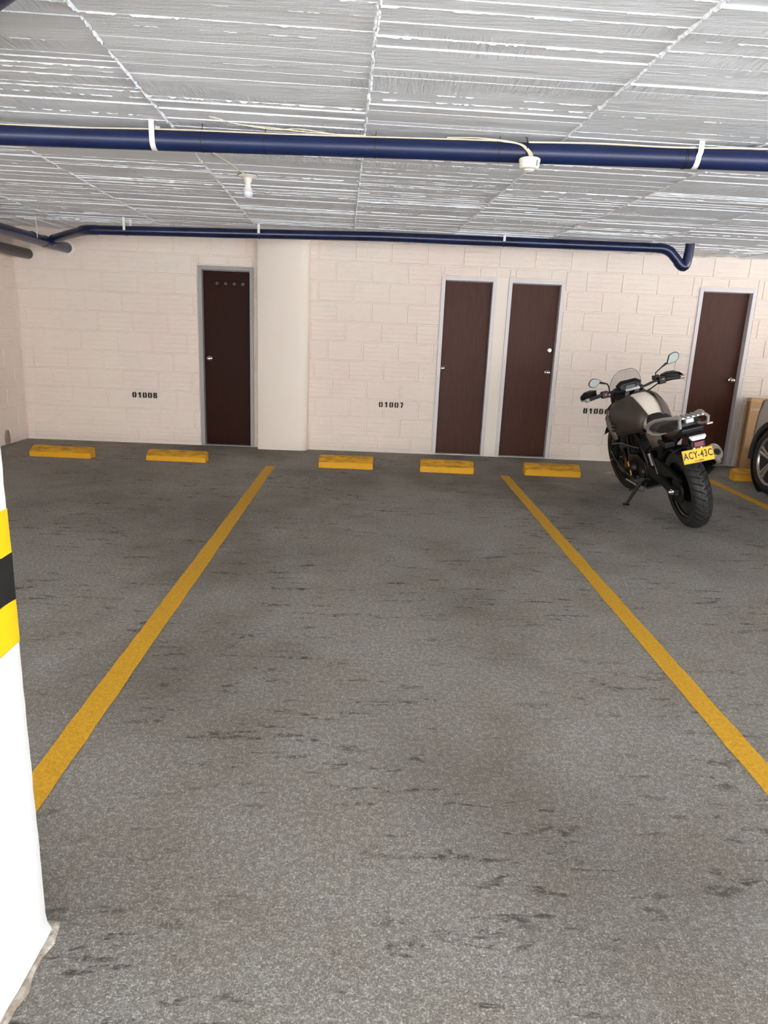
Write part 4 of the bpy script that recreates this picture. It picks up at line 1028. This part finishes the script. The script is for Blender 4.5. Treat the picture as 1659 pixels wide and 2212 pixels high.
# exhaust
mf = empty('muffler', (0, 0, 0)); mf.parent = bike
A0, A1 = Vector((.175, .26, .335)), Vector((.205, -.105, .575)); dd = (A1-A0).normalized()
MB().tube([A0, A0+dd*.05, A1-dd*.06], [.050, .074, .082], 28, squash=.70).obj('muffler_body', M['black'], mf, smooth=True)
MB().tube([A1-dd*.07, A1-dd*.03, A1, A1+dd*.018], [.084, .086, .080, .058], 28, squash=.70).obj('end_cap', M['chrome'], mf, smooth=True)
MB().tube([A1+dd*.010, A1+dd*.022], [.031, .030], 24).obj('outlet_ring', M['gold'], mf, smooth=True)
MB().tube([A1+dd*.0205, A1+dd*.023], .022, 24).obj('outlet_hole', M['void'], mf, smooth=True)
MB().tube([(.175, .31, .34), (.165, .45, .26), (.12, .62, .21), (.06, .85, .22), (.04, 1.00, .30), (.035, 1.03, .42), (.03, .98, .52)], .022, 16).obj('exhaust_pipe', M['darkmetal'], bike, smooth=True)
# engine
eg = empty('engine', (0, 0, 0)); eg.parent = bike
MB().prism([(.52, .30), (.55, .24), (.80, .20), (.98, .26), (1.00, .40), (.92, .47), (.70, .50), (.56, .45)], -.13, .13, 'YZ').obj('crankcase', M['engine'], eg, bevel=.015)
MB().lathe([(0, -.175), (.06, -.172), (.075, -.155), (.08, -.125)], (0, .86, .35), 'X', 28).obj('alternator_cover', M['engine'], eg, smooth=True)
MB().lathe([(0, .185), (.075, .18), (.09, .16), (.095, .125)], (0, .80, .36), 'X', 28).obj('clutch_cover', M['engine'], eg, smooth=True)
MB().lathe([(0, -.150), (.04, -.148), (.05, -.125)], (0, .62, .36), 'X', 24).obj('sprocket_cover', M['black'], eg, smooth=True)
for k in range(7):
    MB().box(-.095, .095, .75-.012*k, .93-.010*k, .50+.024*k, .513+.024*k).obj('cooling_fin', M['engine'], eg, bevel=.003)
MB().box(-.085, .085, .71, .90, .49, .66).obj('cylinder', M['engine'], eg, bevel=.01)
MB().box(-.10, .10, .64, .86, .66, .73).obj('cylinder_head', M['engine'], eg, bevel=.015)
MB().box(-.15, .15, 1.03, 1.065, .50, .74).obj('radiator', M['black'], eg, bevel=.005)
for k in range(9): MB().box(-.14, .14, 1.026, 1.031, .515+.024*k, .520+.024*k).obj('radiator_fin', M['darkmetal'], eg)
# frame tubes
fr = empty('frame', (0, 0, 0)); fr.parent = bike
for sg in (-1, 1):
    for nm, pts, r_ in (('frame_tube', [(sg*.04, 1.10, .90), (sg*.12, .90, .78), (sg*.13, .60, .66), (sg*.12, .50, .48), (sg*.11, .52, .32)], .017),
                        ('frame_tube', [(sg*.04, 1.10, .86), (sg*.10, 1.02, .60), (sg*.12, .97, .40)], .015),
                        ('subframe_tube', [(sg*.12, .52, .72), (sg*.11, .25, .74), (sg*.09, -.10, .80)], .013),
                        ('subframe_tube', [(sg*.12, .50, .56), (sg*.115, .30, .66), (sg*.10, .05, .76)], .011),
                        ('frame_tube', [(sg*.12, .90, .76), (sg*.13, .72, .50)], .012),
                        ('rear_hanger', [(sg*.16, .27, .62), (sg*.165, .19, .54), (sg*.16, .16, .44)], .010)):
        MB().tube(pts, r_, 12).obj(nm, M['engine'] if nm != 'rear_hanger' else M['darkmetal'], fr, smooth=True)
    MB().tube([(sg*.13, .60, .57), (sg*.20, .90, .585), (sg*.235, 1.03, .56), (sg*.245, 1.07, .50), (sg*.23, 1.04, .42), (sg*.18, .85, .30), (sg*.14, .66, .24)], .0125, 14).obj('engine_guard', M['blackgloss'], bike, smooth=True)
    MB().tube([(sg*.13, .50, .325), (sg*.225, .50, .325)], .010, 10).obj('footpeg_mount', M['darkmetal'], bike, smooth=True)
    MB().box(*sorted((sg*.17, sg*.26)), .475, .525, .315, .345).obj('footpeg', M['rubber'], bike, bevel=.005)
    MB().box(*sorted((sg*.155, sg*.175)), .235, .275, .49, .60, Matrix.Rotation(.15*sg, 3, 'Y')).obj('heel_guard', M['rack'], bike, bevel=.009)
MB().tube([(-.15, .70, .30), (-.20, .62, .25), (-.21, .86, .26)], .007, 10).obj('gear_lever', M['rack'], bike, smooth=True)
MB().prism([(.60, .20), (.95, .20), (1.08, .36), (1.05, .37), (.92, .235), (.60, .22)], -.12, .12, 'YZ').obj('skid_plate', M['black'], bike, bevel=.004)
MB().tube([(0, .40, .46), (0, .46, .72)], .032, 16).obj('shock_body', M['black'], bike, smooth=True)
cs = []
for k in range(90): a = k*2*PI/12; cs.append((.042*math.cos(a), .40+.06*k/89+.042*math.sin(a)*.97, .47+.22*k/89))
MB().tube(cs, .006, 8).obj('shock_spring', M['darkmetal'], bike, smooth=True)
for k, (y, z) in enumerate(((.83, .400), (.80, .325))):
    MB().box(-.182, -.178, y-.012, y+.012, z-.022, z+.022, Matrix.Rotation(-.25, 3, 'X')).obj('amber_sticker', M['sticker'], bike, label='amber reflective sticker')
# side stand
ss = empty('side_stand', (0, 0, 0)); ss.parent = bike
MB().tube([(-.13, .60, .33), (-.15, .605, .29), (-.300, .645, .105)], [.022, .018, .012], 12).obj('stand_leg', M['black'], ss, smooth=True)
fo = MB(); fo.lathe([(0, -.004), (.030, -.004), (.032, 0), (.028, .006), (0, .006)], n=20); 
fo.xf(Matrix.Translation((-.308, .647, .090+.0035))@Matrix.Rotation(math.radians(16), 4, 'Y')).obj('stand_foot', M['black'], ss, smooth=True)
MB().tube([(-.205, .615, .225), (-.235, .67, .215), (-.25, .68, .20)], .005, 8).obj('stand_tang', M['black'], ss, smooth=True)
MB().tube([(-.205, .62, .21), (-.17, .56, .20), (-.13, .56, .27)], .004, 8).obj('stand_spring', M['darkmetal'], ss, smooth=True)
